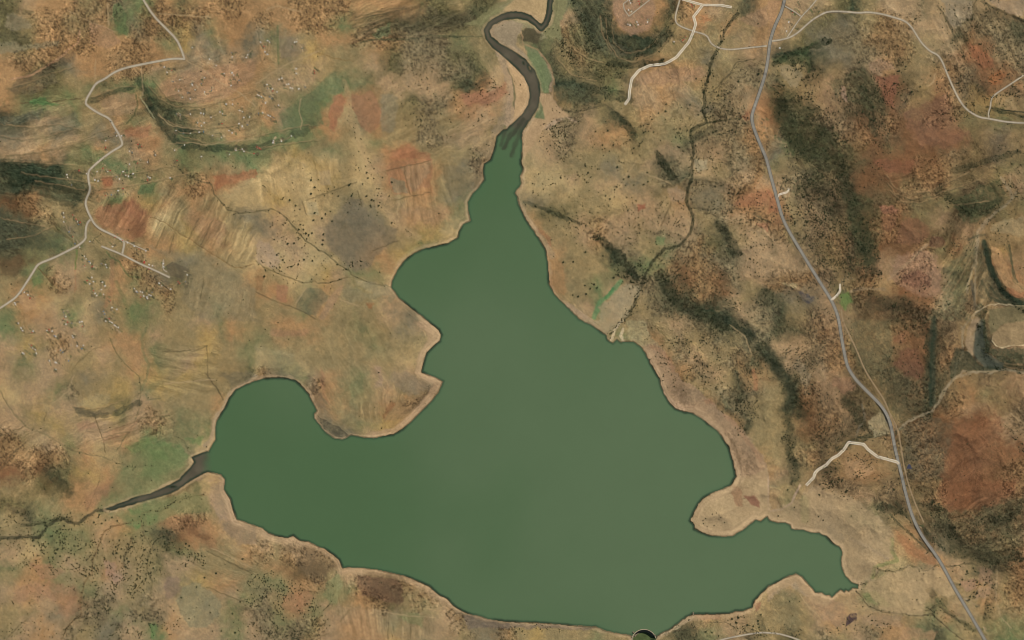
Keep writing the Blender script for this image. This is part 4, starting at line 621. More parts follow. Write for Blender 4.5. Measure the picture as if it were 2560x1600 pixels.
wash(RV('720 880 830 900 900 1020 1000 1100 860 1130 780 1180 700 1300 640 1400 560 1500 540 1400 550 1290 640 1160 700 1100'), (182,153,114), .9)
wash(RV('560 400 700 480 800 640 830 740 790 880 730 860 700 720 620 560'), (120,130,92), .85); wash(RV('700 960 730 960 765 1130 680 1115'), (104,120,84), .85)
wash(RV('530 330 590 260 730 290 700 430 600 400 540 380'), (86,80,60), .85)
thin(RV('540 300 560 420 700 470 800 600 850 760 830 900'), (176,146,108), 3)
wash(T(0,2,'1080 1512 1200 1380 1400 1180 1560 1200 1750 1290 1850 1370 1700 1500 1600 1560') + T(0,3,'1300 140 1000 260 1040 60'), (126,131,88), .5, 6)
wash(T(0,3,'1100 330 1500 210 1750 110 1960 150 2000 300 1650 330 1450 420 1250 430'), (126,130,86), .55, 5)
wash(PEN, (185,159,118), .75); wash(T(2,3,'2190 150 2290 150 2345 220 2340 270 2260 230'), (142,98,78), .8); wash(T(2,3,'2090 30 2170 100 2180 250 2120 240 2070 120'), (150,116,86), .7)
wash(T(3,3,'20 390 250 470 550 535 690 640 700 880 830 975 960 950 1010 880 1040 780 1180 720 1180 500 1000 320 800 180 500 60 260 200 0 310'), (176,151,111), .55, 6)
wash(T(3,3,'880 1020 1010 930 1180 880 1340 810 1490 870 1600 830 1680 900 1760 1060 1700 1110 1550 1010 1450 1260 1250 1260 1080 1220 940 1060'), (182,155,112), .6, 5)
wash(T(3,3,'0 1000 265 880 420 1060 600 1120 560 1200 420 1160 260 960 60 1060 0 1120'), (180,152,113), .7, 4)
wash(SHELF, (170,142,107), .5, 4)
wash(T(1,2,'1620 10 1740 100 1750 200 1640 280 1590 400 1570 480 1730 560 1760 600 1650 770 1480 940 1300 1080 1100 1110 1100 1060 1300 1020 1450 900 1620 700 1680 600 1500 500 1520 350 1620 200 1620 120 1500 20'), (184,154,119), .6, 3)
wash(CY('1010 890 1080 840 1210 760 1300 740 1300 960 1210 962 1050 978 1010 940'), (152,130,95), .9); wash(CY('985 740 1300 700 1300 800 1080 830 1000 900 985 820'), (116,108,78), .8)
wash(CY('910 780 850 860 840 960 880 1040 900 1000 880 900 935 800'), (160,137,105), .8); wash(CY('900 880 945 800 960 1010 1080 1080 1080 1110 960 1100 890 1020'), (84,88,74), .8)
wash(CY('780 980 860 1010 940 1100 1090 1110 1000 1130 820 1125 750 1180 740 1100'), (60,70,54), .7)
thin(CY('1300 1140 1200 1130 1080 1115 1000 1140 830 1130 760 1180 700 1250 640 1370 560 1410 440 1470'), (158,143,114), 3.2, .8); thin(CY('1160 0 1120 60 1000 160 930 260 910 400 900 560 900 700 940 740 870 790 825 860 820 980'), (150,138,110), 3, .6)
for q_ in ('960 310 990 450 1040 570 1090 640 1210 710', '1000 600 1060 680 1150 710', '940 560 990 660 1060 700', '860 300 900 280 960 270', '640 780 640 900 620 1100 620 1350'): thin(CY(q_), (56,66,50), 4.5, .75)
thin(CY('880 560 890 640 900 740'), (70,74,66), 5, .7); thin(CY('1100 340 1130 450 1140 560 1210 620'), (84,88,62), 2.2, .7)
for nm_, pw, pp in (('a', 8, MAIN_),):
    thin(pp, (168,142,106), pw, .55)
for pp in ROADS_: thin(pp, (168,144,108), 5, .5)
# paths joining the yards
for phrase, c, r, sh in HOUSES:
    tk = sh.split(); hp = sorted(T(c, r, tk[i] + ' ' + tk[i+1][:-1])[0] for i in range(0, len(tk), 2))
    for a_, b_ in zip(hp, hp[1:]):
        if math.hypot(a_[0] - b_[0], a_[1] - b_[1]) < 34: thin([a_, b_], (180,154,116), 1.8, .5)
# shore: wet dark lip, then the bare drawdown ring
bn = fbm(PX, PY, 30, 3, 220)
d = np.minimum(np.minimum(sd_lake, sd_riv + 1), sd_arm + 1)
wide = np.zeros((NY, NX), np.float32)
for (cx, cy), r_, e_ in ((O('1010 830')[0], 110, 10), (O('1010 960')[0], 110, 12), (O('620 1220')[0], 170, 12), (O('900 1370')[0], 200, 10), (O('1600 930')[0], 190, 14), (O('1720 1180')[0], 140, 12), (O('1700 1400')[0], 160, 6), (O('480 1000')[0], 130, 5), (O('1290 560')[0], 190, 3), (O('1000 600')[0], 120, 4), (O('1990 1300')[0], 110, 6)):
    wide = np.maximum(wide, e_ * (1 - sst(.5, 1, np.hypot(PX - cx, PY - cy) / r_)))
rw = 3 + wide * .5 + 6 * bn + 3.5 * w2x
ring = (.72 + .5 * bn + .25 * w2y) * (1 - sst(rw, rw + 7 + wide * .8, d))
ring = np.clip(ring, 0, 1)[..., None]
strand = vn((d + 1.2 * w2x) / 2.6, PX / 90, 228) * .16 * (1 - sst(10, 34, d)) + .08 * n2
COL = COL * np.exp(strand)[..., None]
COL = COL * (1 - ring) + (.62 * lin((188,160,123)) + .5 * COL) * np.exp(strand + .04 * n3)[..., None] * ring
lip = (.62 + .38 * sst(-.3, .3, fbm(PX, PY, 60, 3, 225))) * (1 - sst(1.8, 3.6, d + 1.5 * wx))
COL = COL * (1 - lip[..., None]) + lin((52,54,40)).astype(np.float32) * lip[..., None]

# heights with banks
dd = np.clip(sdw, 0, CAP)
bank = .8 + .10 * np.minimum(dd, 12) * M * .35 + 26 * sst(0, 150, dd)
Z = bank + H * sst(2, 75, dd) * (.25 + .75 * sst(10, 120, dd))
Z = np.where(sdw < 0, -1.0 + np.maximum(sdw, -20) * .6, Z)
rr = np.hypot(PX - DC[0], PY - DC[1])
nearbox = (rr < DR + 60)
Z = np.where(nearbox & (sdw >= 0), Z * sst(DR, DR + 60, rr) + 4, Z)
side = np.where(PX > DC[0], sst(-16, -6, PY - DC[1]), sst(-4, 8, PY - DC[1]))
Z = np.where(basin, -46 + 1.5 * n2 + 52 * side * sst(.45, 1, np.abs(PX - DC[0]) / DR), Z)
COL = np.where((basin & (rr < DR + 200))[..., None], (lin((86,98,62)) * np.exp(.5 * n2)[..., None]).astype(np.float32), COL)
Z = Z.astype(np.float32)
def ground_z(x, y):                         # photo px -> metres
    u = min(max((x - gx[0]) / GS, 0), NX - 1.001); v = min(max((y - gy[0]) / GS, 0), NY - 1.001)
    i, j = int(u), int(v); a, b = u - i, v - j
    return float((Z[j, i] * (1 - a) + Z[j, i + 1] * a) * (1 - b) + (Z[j + 1, i] * (1 - a) + Z[j + 1, i + 1] * a) * b)
def at(A, x, y):
    return A[int(min(max((y - gy[0]) / GS, 0), NY - 1)), int(min(max((x - gx[0]) / GS, 0), NX - 1))]

# ------------------------------------------------------------------ materials and mesh helpers
def mat(name, c=None, rough=.9, attr=None, grain=0, gscale=.05, spec=.0, var=None):
    m = bpy.data.materials.new(name); m.use_nodes = True
    nt = m.node_tree; b = nt.nodes['Principled BSDF']
    b.inputs['Roughness'].default_value = rough; b.inputs['Specular IOR Level'].default_value = spec
    if attr:
        a = nt.nodes.new('ShaderNodeAttribute'); a.attribute_name = attr; out = a.outputs['Color']
    else:
        a = nt.nodes.new('ShaderNodeRGB'); a.outputs[0].default_value = (*[float(q) for q in lin(c) / KEXP], 1); out = a.outputs[0]
    if grain:
        tc = nt.nodes.new('ShaderNodeTexCoord'); n = nt.nodes.new('ShaderNodeTexNoise'); n.inputs['Scale'].default_value = gscale; n.inputs['Detail'].default_value = 6; n.inputs['Roughness'].default_value = .7
        nt.links.new(tc.outputs['Object'], n.inputs['Vector'])
        r = nt.nodes.new('ShaderNodeMapRange'); r.inputs[1].default_value = .3; r.inputs[2].default_value = .7; r.inputs[3].default_value = 1 - grain; r.inputs[4].default_value = 1 + grain
        nt.links.new(n.outputs['Fac'], r.inputs[0])
        v = nt.nodes.new('ShaderNodeVectorMath'); v.operation = 'SCALE'
        nt.links.new(out, v.inputs[0]); nt.links.new(r.outputs[0], v.inputs['Scale']); out = v.outputs[0]
    nt.links.new(out, b.inputs['Base Color'])
    return m
def grid_mesh(name, xs, ys, zz, cc, material, keep=None):
    ny, nx = zz.shape
    X, Y = (np.meshgrid(xs, ys) if xs.ndim == 1 else (xs, ys))
    co = np.stack([(X - 1280) * M, (800 - Y) * M, zz], -1).astype(np.float32).reshape(-1, 3)
    I = np.arange(ny * nx).reshape(ny, nx)
    q = np.stack([I[:-1, :-1], I[1:, :-1], I[1:, 1:], I[:-1, 1:]], -1)
    q = (q[keep] if keep is not None else q.reshape(-1, 4)).reshape(-1, 4)
    cols = cc.reshape(-1, 3)
    if keep is not None:
        u, inv = np.unique(q, return_inverse=True); q = inv.reshape(-1, 4); co = co[u]; cols = cols[u]
    me = bpy.data.meshes.new(name)
    me.vertices.add(len(co)); me.vertices.foreach_set('co', co.ravel())
    me.loops.add(q.size); me.loops.foreach_set('vertex_index', q.ravel().astype(np.int32))
    me.polygons.add(len(q)); me.polygons.foreach_set('loop_start', (np.arange(len(q)) * 4).astype(np.int32))
    me.update(calc_edges=True)
    at_ = me.color_attributes.new('tint', 'FLOAT_COLOR', 'POINT')
    at_.data.foreach_set('color', np.concatenate([cols, np.ones((len(cols), 1))], 1).astype(np.float32).ravel())
    me.polygons.foreach_set('use_smooth', np.ones(len(q), bool))
    me.materials.append(material)
    o = bpy.data.objects.new(name, me); scene.collection.objects.link(o); return o
def obj(name, verts, faces, mats, parent=None, mi=None, smooth=False):
    me = bpy.data.meshes.new(name); me.from_pydata(verts, [], faces)
    for m in (mats if isinstance(mats, list) else [mats]): me.materials.append(m)
    if mi is not None: me.polygons.foreach_set('material_index', np.array(mi, np.int32))
    if smooth: me.polygons.foreach_set('use_smooth', np.ones(len(faces), bool))
    me.update()
    o = bpy.data.objects.new(name, me); scene.collection.objects.link(o)
    if parent: o.parent = parent
    return o
def tag(o, label, cat=None, group=None, kind=None):
    o['label'] = label
    if cat: o['category'] = cat
    if group: o['group'] = group
    if kind: o['kind'] = kind

# ------------------------------------------------------------------ ground sheet
ext = 12 * 1.42 ** np.arange(1, 20)
ex = np.concatenate([gx[0] - np.cumsum(ext)[::-1], gx, gx[-1] + np.cumsum(ext)])
ey = np.concatenate([gy[0] - np.cumsum(ext)[::-1], gy, gy[-1] + np.cumsum(ext)])
n = len(ext)
Zp = np.pad(Z, n, mode='edge'); Cp = np.pad(COL, ((n, n), (n, n), (0, 0)), mode='edge')
XX, YY = np.meshgrid(ex, ey)
dout = np.maximum(np.maximum(gx[0] + 60 - XX, XX - gx[-1] + 60), np.maximum(gy[0] + 50 - YY, YY - gy[-1] + 50))
fade = np.exp(-np.maximum(dout, 0) / 90)
Zp = Zp * fade + (30 + 90 * ridged(XX, YY, 700, 3, 500)) * (1 - fade)
g_mat = mat('earth', attr='tint', rough=1, grain=.10, gscale=.035)
nt = g_mat.node_tree; N = nt.nodes.new
fa = N('ShaderNodeAttribute'); fa.attribute_name = 'beyond'
tc = N('ShaderNodeTexCoord'); nz = N('ShaderNodeTexNoise'); nz.inputs['Scale'].default_value = .0011; nz.inputs['Detail'].default_value = 12; nz.inputs['Roughness'].default_value = .62; nz.inputs['Distortion'].default_value = .1
cr = N('ShaderNodeValToRGB'); el = cr.color_ramp.elements
el[0].position = .30; el[0].color = (*lin((84,82,58)) / KEXP, 1); el[1].position = .72; el[1].color = (*lin((172,146,104)) / KEXP, 1)
for p_, c_ in ((.42, (118,112,78)), (.5, (148,124,86)), (.57, (142,112,78)), (.63, (166,132,92))): e_ = el.new(p_); e_.color = (*lin(c_) / KEXP, 1)
nt.links.new(tc.outputs['Object'], nz.inputs['Vector']); nt.links.new(nz.outputs['Fac'], cr.inputs['Fac'])
mx = N('ShaderNodeMix'); mx.data_type = 'RGBA'; bs = nt.nodes['Principled BSDF']; src = bs.inputs['Base Color'].links[0].from_socket
nt.links.new(fa.outputs['Fac'], mx.inputs['Factor']); nt.links.new(src, mx.inputs[6]); nt.links.new(cr.outputs[0], mx.inputs[7]); nt.links.new(mx.outputs[2], bs.inputs['Base Color'])
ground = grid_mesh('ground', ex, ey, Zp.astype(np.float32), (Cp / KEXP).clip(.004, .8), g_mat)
by_ = ground.data.attributes.new('beyond', 'FLOAT', 'POINT'); by_.data.foreach_set('value', sst(-20, 50, dout + 25 * fbm(XX, YY, 60, 3, 510)).astype(np.float32).ravel())
tag(ground, 'dry tan and rust coloured hill country around the lake', kind='structure')

# ------------------------------------------------------------------ water sheet
ax_ = gx; ay_ = gy; sub = sdw; sl = sd_lake; sr = np.minimum(sd_riv, sd_arm)
AX, AY = np.meshgrid(ax_.astype(float), ay_.astype(float))
k = (sub[:-1, :-1] < 7) | (sub[1:, 1:] < 7) | (sub[:-1, 1:] < 7) | (sub[1:, :-1] < 7)
sm = np.array(AX); sn = np.array(AY)
ar = np.hypot(AX - DC[0], AY - DC[1]); inn = (ar < DR + 3.5) & (AY <= DC[1] + 2)
sm = np.where(inn, DC[0] + (AX - DC[0]) / np.maximum(ar, .1) * (DR + .6), AX); sn = np.where(inn, DC[1] + (AY - DC[1]) / np.maximum(ar, .1) * (DR + .6), AY)
drop = (ar < DR - 3) | (AY > DC[1] - 4) & (np.abs(AX - DC[0]) < DR + 30)
k &= ~(drop[:-1, :-1] | drop[1:, 1:])
wc = np.zeros(AX.shape + (3,))
mixg = sst(0, 1, .5 + .55 * fbm(AX, AY, 420, 3, 300) + (AX - 1150) / 1500 + (AY - 1100) / 7000)
base = lin((79,106,70)) * (1 - mixg[..., None]) + lin((93,114,81)) * mixg[..., None]
shal = np.exp(np.minimum(sl, 0) / 9)[..., None] * (.5 + .5 * fbm(AX, AY, 60, 2, 310)[..., None])
base = base * (1 - .4 * shal) + lin((70,112,80)) * .4 * shal
bn_ = fbm(AX, AY, 26, 3, 320)
brown = np.where(AX > 900, (1 - sst(296, 362, AY + 26 * bn_)), (1 - sst(498, 532, AX + 8 * bn_)) * (1 - sst(2, 12, sr)))
wc = base * (1 - brown[..., None]) + lin((92,85,68)) * np.exp(.3 * fbm(AX, AY, 24, 3, 330))[..., None] * brown[..., None]
# silt plume where the river enters
pl = 1 - sst(3, 9, np.minimum(line_dist(RV('560 1130 500 1220 430 1290 380 1400'), 30, RX, RY), np.minimum(line_dist(RV('600 1160 530 1260 470 1400 450 1470'), 30, RX, RY), line_dist(RV('410 1180 380 1260 350 1370'), 30, RX, RY) + 2)))
pl *= .65 + .35 * sst(-.3, .4, fbm(AX * 2.2 + AY * 1.0, AY * .35, 30, 3, 340))
wc = wc * (1 - .8 * pl[..., None]) + lin((62,64,48)) * .8 * pl[..., None]
edge = np.exp(-(np.clip(sub + 1.0, -30, 30) / 2.7) ** 2) * (.55 + .45 * sst(-.3, .3, fbm(AX, AY, 60, 3, 225)))
edge = edge[..., None] * .92; wc = wc * (1 - edge) + lin((42,58,42)) * edge
w_mat = mat('lake_water', attr='tint', rough=.35, grain=.02, gscale=.002, spec=.25)
water = grid_mesh('water', sm, sn, np.zeros_like(AX), wc / (KEXP * .96), w_mat, keep=k)
tag(water, 'still opaque green lake water with brown river arms', kind='structure')

# ------------------------------------------------------------------ roads
tar = mat('tar', (148,143,130), .9, grain=.10, gscale=.02); tar_edge = mat('tar_edge', (104,99,88), .9, grain=.1, gscale=.05)
grav = mat('gravel', (186,174,150), .95, grain=.10, gscale=.03); grav_edge = mat('gravel_edge', (150,136,112), .95, grain=.12, gscale=.05)
trk = mat('track_gravel', (200,184,154), .95, grain=.06, gscale=.03); trk_edge = mat('track_verge', (232,222,200), .9, grain=.05, gscale=.05)
dirt = mat('dirt', (156,134,102), 1, grain=.12, gscale=.03)
def smooth_line(pts, step=3.0, rounds=2):
    for _ in range(rounds):
        q = [pts[0]]
        for a, b in zip(pts, pts[1:]): q += [(a[0]*.75+b[0]*.25, a[1]*.75+b[1]*.25), (a[0]*.25+b[0]*.75, a[1]*.25+b[1]*.75)]
        pts = q + [pts[-1]]
    out = [pts[0]]
    for a, b in zip(pts, pts[1:]):
        L = math.hypot(b[0]-a[0], b[1]-a[1]); k = max(1, int(L / step))
        out += [(a[0]+(b[0]-a[0])*t/k, a[1]+(b[1]-a[1])*t/k) for t in range(1, k + 1)]
    return out
def road(name, pts, w, m_in, m_edge, edge, lift, label, rounds=2, top=None):
    p = smooth_line(pts, 2.5, rounds); V = []; Fc = []; mi = []
    offs = [-w/2, -w/2+edge, -w/6, w/6, w/2-edge, w/2]
    for k, (x, y) in enumerate(p):
        a = p[max(0, k-1)]; b = p[min(len(p)-1, k+1)]; dx, dy = b[0]-a[0], b[1]-a[1]; L = math.hypot(dx, dy) or 1
        nx_, ny_ = -dy/L, dx/L
        zc = max(ground_z(x + nx_*o, y + ny_*o) for o in (-w/2, 0, w/2))
        for i, o in enumerate(offs):
            wob = .25 * math.sin(k * .9 + i * 2.1) * math.sin(k * .37) if i in (0, 5) else 0
            xx, yy = x + nx_*(o + wob), y + ny_*(o + wob); wxy = W((xx, yy)); V.append((wxy[0], wxy[1], zc + lift))
        # skirt down into the bank on both sides
        for s in (-1, 1):
            xx, yy = x + nx_*s*(w/2+.5), y + ny_*s*(w/2+.5); wxy = W((xx, yy)); V.append((wxy[0], wxy[1], ground_z(xx, yy) - 4))
        if k:
            A, B = (k-1)*8, k*8
            for i in range(5): Fc.append((A+i, A+i+1, B+i+1, B+i)); mi.append(1 if i in (0, 4) else 0)
            Fc.append((A+6, A, B, B+6)); mi.append(1); Fc.append((A+5, A+7, B+7, B+5)); mi.append(1)
    Fc = [f[::-1] for f in Fc]
    o = obj(name, V, Fc, [m_in, m_edge], mi=mi); tag(o, label, kind='structure'); return o
road('main_road', MAIN, 8.4, tar, tar_edge, 1.0, 2.4, 'wide grey tarred road running down the right side')
road('gravel_road', T(3,0,'10 390 120 380 250 340 400 200 480 150 560 110 700 110 850 125 950 115 1080 135 1180 165 1300 200 1370 280 1440 400 1530 490 1600 515 1650 590 1700 720 1780 900 1850 1020 1990 1110 2080 1120 2250 1155 2440 1165 2600 1170'), 5.2, grav, grav_edge, .9, 1.6, 'pale gravel road curving over the upper right hills')
road('gravel_road', T(3,0,'2500 660 2430 700 2300 790 2130 900 2105 940 2100 1020 2080 1060 2085 1115'), 4.6, grav, grav_edge, .9, 1.2, 'short gravel branch joining the curved road at the right edge')
road('village_street', T(3,0,'160 60 240 105 310 155'), 3.6, grav, grav_edge, .8, 1.0, 'short cross street between tarred road and slanting lane')
road('village_street', T(3,0,'480 -30 400 70 310 160 180 355'), 4, grav, grav_edge, .8, 1.2, 'slanting lane just right of the tarred road, top edge')
road('gravel_road', T(2,0,'2410 435 2200 455 2080 470 1990 465 1900 430 1870 400 1840 330 1720 300 1560 240 1540 180 1550 120 1590 -20'), 4.6, grav, grav_edge, .9, 1.3, 'winding grey gravel road west of the tarred road')
road('pale_track', T(2,0,'1560 -30 1610 -6 1800 48 1970 50 2075 70'), 5.4, trk, trk_edge, 1.1, 2.0, 'pale track running along the top edge', 0)
road('pale_track', T(2,0,'1800 50 1715 160 1735 230 1710 310 1670 400 1550 545 1490 580 1440 605 1300 620 1200 665 1130 750 1110 860 1105 935 1065 990'), 6, trk, trk_edge, 1.3, 2.2, 'long pale track curving round the foot of the round hill', 0)
road('village_street', T(2,0,'1130 -30 1100 0 1050 40 1060 90 1105 155 1300 0 1340 -30'), 3.4, grav, grav_edge, .8, 1.1, 'looping street on the flat orange hilltop', 0)
road('gravel_road', T(0,0,'1330 -60 1350 -10 1450 150 1560 260 1670 370 1720 480 1745 560'), 6, grav, grav_edge, .9, 1.4, 'gravel road entering from the top left edge', 1)
road('gravel_road', T(0,0,'1750 560 1640 553 1470 585 1290 620 1160 650 1070 690 990 750 910 785 870 850 800 970 850 1020 950 1080 1040 1120 1080 1200 1120 1260 1160 1350 1150 1380 1060 1430 950 1512') + T(0,1,'880 65 835 110 840 200 860 280 805 390 820 460 865 555 900 615 960 660 1060 705 1180 765 1170 830 1155 890'), 6, grav, grav_edge, .9, 1.6, 'pale gravel road zigzagging down the left hills')
road('gravel_road', T(0,1,'865 555 820 600 808 700 815 745 740 810 640 860 500 930 360 980 320 1050 250 1160 170 1280 110 1330 -30 1420 -150 1480'), 6, grav, grav_edge, .9, 1.3, 'gravel branch leading down to the left edge')
road('village_street', T(0,1,'960 815 1150 890 1300 970 1460 1040 1605 1110'), 5.4, grav, grav_edge, .9, 1.8, 'straight street through the lower left village', 1)
road('village_street', T(0,1,'1545 940 1535 1030 1580 1060'), 2.8, grav, grav_edge, .6, 1.0, 'tiny side street beside the dark fenced plot')
road('dirt_path', T(0,1,'1180 765 1300 820 1390 860'), 2.8, grav, grav_edge, .6, .9, 'narrow path behind the row of village yards')
road('pale_track', T(3,1,'80 355 110 325 180 305 195 270'), 4.4, trk, trk_edge, 1.1, 2.0, 'stub of pale track by a farmhouse right of the road', 0)
road('pale_track', T(3,1,'595 1325 650 1280 680 1240 678 1170'), 4.8, trk, trk_edge, 1.1, 2.0, 'pale driveway climbing from the tarred road halfway down', 0)
road('pale_track', T(3,2,'1235 1360 1215 1340 1030 1290 940 1220 905 1175 760 1155 720 1220 660 1280 600 1310 550 1370 470 1415 440 1450 430 1490') + T(3,3,'410 -5 360 50'), 6.2, trk, trk_edge, 1.1, 2.6, 'long pale track bending over the spur near the lake', 0)
road('dirt_path', T(3,1,'690 1420 700 1512') + T(3,2,'760 130 830 270 910 470 1000 610 1040 670 1100 760 1150 890 1220 1020 1240 1100 1270 1300 1290 1420') + T(3,3,'1330 60 1400 250 1470 400'), 3.4, dirt, dirt, .8, .8, 'sandy dirt path running beside the tarred road')
road('gravel_road', T(2,3,'1900 1540 1980 1505 2200 1460 2340 1440 2410 1440') + T(3,3,'130 1455 300 1512 400 1560'), 4.8, grav, grav_edge, .9, 1.4, 'curved gravel road cutting across the bottom edge')

# small dark farm pond
px_, py_ = T(3,2,'1332 1398')[0]; wz = ground_z(px_, py_) + 2.2
pv = []
for k in range(18):
    a = k / 18 * 2 * math.pi; r = (8 + 1.2 * math.sin(3 * a)) ; q = W((px_ + r * .8 * math.cos(a), py_ + r * 1.1 * math.sin(a))); pv += [(q[0], q[1], wz), (q[0] * 1.0, q[1], wz - 8)]
pond = obj('pond', pv, [tuple(range(0, 36, 2))[::-1]] + [(2*k, 2*k+1, (2*k+3) % 36, (2*k+2) % 36) for k in range(18)], mat('pond_water', (66,68,82), .3, spec=.3))
tag(pond, 'small dark blue farm pond right of the tarred road', kind='structure')

# ------------------------------------------------------------------ the dam
conc = mat('pale_concrete', (176,162,134), .85, grain=.15, gscale=.08); concd = mat('weathered_concrete', (134,122,100), .9, grain=.2, gscale=.06)
dcx, dcy = W(DC); RM = DR * M
dam = bpy.data.objects.new('arch_dam', None); scene.collection.objects.link(dam); dam.location = (dcx, dcy, 0)
tag(dam, 'curved pale concrete dam wall at the bottom edge of the lake', 'dam')
def arc(name, r0, r1, z0, z1, m, a0=16, a1=178, n=60, r0b=None, parent=dam):
    V = []; Fc = []
    for k in range(n + 1):
        a = R_(a0 + (a1 - a0) * k / n); c, s = math.cos(a), math.sin(a); rb = r0 if r0b is None else r0b
        V += [(r0*c, r0*s, z1), (r1*c, r1*s, z1), (r1*c, r1*s, z0), (rb*c, rb*s, z0)]
        if k:
            A, B = 4*(k-1), 4*k
            for i in range(4): j = (i+1) % 4; Fc.append((A+i, B+i, B+j, A+j))
    Fc += [(0,1,2,3)[::-1], (4*n, 4*n+1, 4*n+2, 4*n+3)]
    o = obj(name, V, Fc, m, parent); return o
arc('wall', RM - 4, RM + 3, -50, 4.0, conc, r0b=RM - 16)
arc('parapet', RM + 3.1, RM + 4.1, 1, 5.4, concd); arc('parapet', RM - 5.1, RM - 4.1, 2.5, 5.2, concd)
arc('apron', RM - 30, RM - 17, -50, -42, concd, 30, 150)
def boxv(x0, x1, y0, y1, z0, z1): return [(x0,y0,z0),(x1,y0,z0),(x1,y1,z0),(x0,y1,z0),(x0,y0,z1),(x1,y0,z1),(x1,y1,z1),(x0,y1,z1)]
BF = [(0,3,2,1),(4,5,6,7),(0,1,5,4),(1,2,6,5),(2,3,7,6),(3,0,4,7)]
def box(name, b, m, parent=None): return obj(name, boxv(*b), BF, m, parent)
tw = box('intake_tower', (-RM*.82-8, -RM*.82+6, RM*.72, RM*.72+13, -20, 9), conc, dam); box('tower_roof', (-RM*.82-9, -RM*.82+7, RM*.72-1, RM*.72+14, 9.1, 10.4), concd, tw)
box('gatehouse', (RM*.86, RM*.86+12, RM*.5, RM*.5+9, 2, 10), concd, dam)
# slipway
jx, jy = T(2,3,'1714 1258')[0]; J = W((jx, jy))
jt = bpy.data.objects.new('slipway', None); scene.collection.objects.link(jt); jt.location = (J[0], J[1], 0); tag(jt, 'small pale concrete slipway reaching into the lake near the dam', 'slipway')
box('ramp', (-5, 5, -20, 12, -1, 2.4), concd, jt)
for s in (-6.6, 5.2): box('kerb', (s, s + 1.4, -20, 12, -1, 3.2), concd, jt)

# ------------------------------------------------------------------ trees
leaf = mat('acacia_leaf', (52,64,42), 1, grain=.35, gscale=.35); leaf2 = mat('thorn_leaf', (66,70,48), 1, grain=.35, gscale=.35); bark = mat('bark', (92,78,60), 1)
PHI = (1 + 5 ** .5) / 2
ICO = np.array([(-1,PHI,0),(1,PHI,0),(-1,-PHI,0),(1,-PHI,0),(0,-1,PHI),(0,1,PHI),(0,-1,-PHI),(0,1,-PHI),(PHI,0,-1),(PHI,0,1),(-PHI,0,-1),(-PHI,0,1)]) / math.hypot(1, PHI)
ICF = [(0,11,5),(0,5,1),(0,1,7),(0,7,10),(0,10,11),(1,5,9),(5,11,4),(11,10,2),(10,7,6),(7,1,8),(3,9,4),(3,4,2),(3,2,6),(3,6,8),(3,8,9),(4,9,5),(2,4,11),(6,2,10),(8,6,7),(9,8,1)]
def crown(seed, n=26):
    r = random.Random(seed); V = []; Fc = []
    for k in range(n):
        a = r.uniform(0, 6.283); q = math.sqrt(r.random()) * .80; c = (q * math.cos(a), q * math.sin(a), .62 + .30 * (1 - q * q) * r.uniform(.3, 1.1)); s = r.uniform(.16, .34)
        b = len(V); J = [r.uniform(.7, 1.3) for _ in range(12)]
        V += [(c[0] + v[0]*s*j, c[1] + v[1]*s*j, c[2] + v[2]*s*.7*j) for v, j in zip(ICO, J)]
        Fc += [(b+i, b+j, b+l) for i, j, l in ICF]
    return V, Fc
def trunk():
    V = []; Fc = []
    def limb(p, q, r0, r1):
        b = len(V)
        for (c, r) in ((p, r0), (q, r1)):
            for k in range(6): a = k * math.pi / 3; V.append((c[0] + r*math.cos(a), c[1] + r*math.sin(a), c[2]))
        for k in range(6): Fc.append((b+k, b+(k+1) % 6, b+6+(k+1) % 6, b+6+k))
    limb((0,0,-.25), (0.02,0,.35), .07, .05)
    for a in (0.3, 2.2, 4.3): limb((.02,0,.33), (.4*math.cos(a), .4*math.sin(a), .68), .04, .015)
    return V, Fc
CR = [crown(s) for s in range(5)]; crown_me = []
for i, (V, Fc) in enumerate(CR):
    me = bpy.data.meshes.new('crown'); me.from_pydata(V, [], Fc); me.materials.append(leaf if i < 3 else leaf2); crown_me.append(me)
V, Fc = trunk(); trunk_me = bpy.data.meshes.new('trunk'); trunk_me.from_pydata(V, [], Fc); trunk_me.materials.append(bark)
ORD = 'first second third fourth fifth sixth seventh eighth ninth tenth eleventh twelfth thirteenth fourteenth fifteenth sixteenth seventeenth eighteenth nineteenth twentieth'.split()
LANDW = lambda x, y: at(sdw, x, y) > 3
road_m = np.full((NY, NX), 99, np.float32)
for o_ in (MAIN,): road_m = np.minimum(road_m, line_dist(o_, 12))
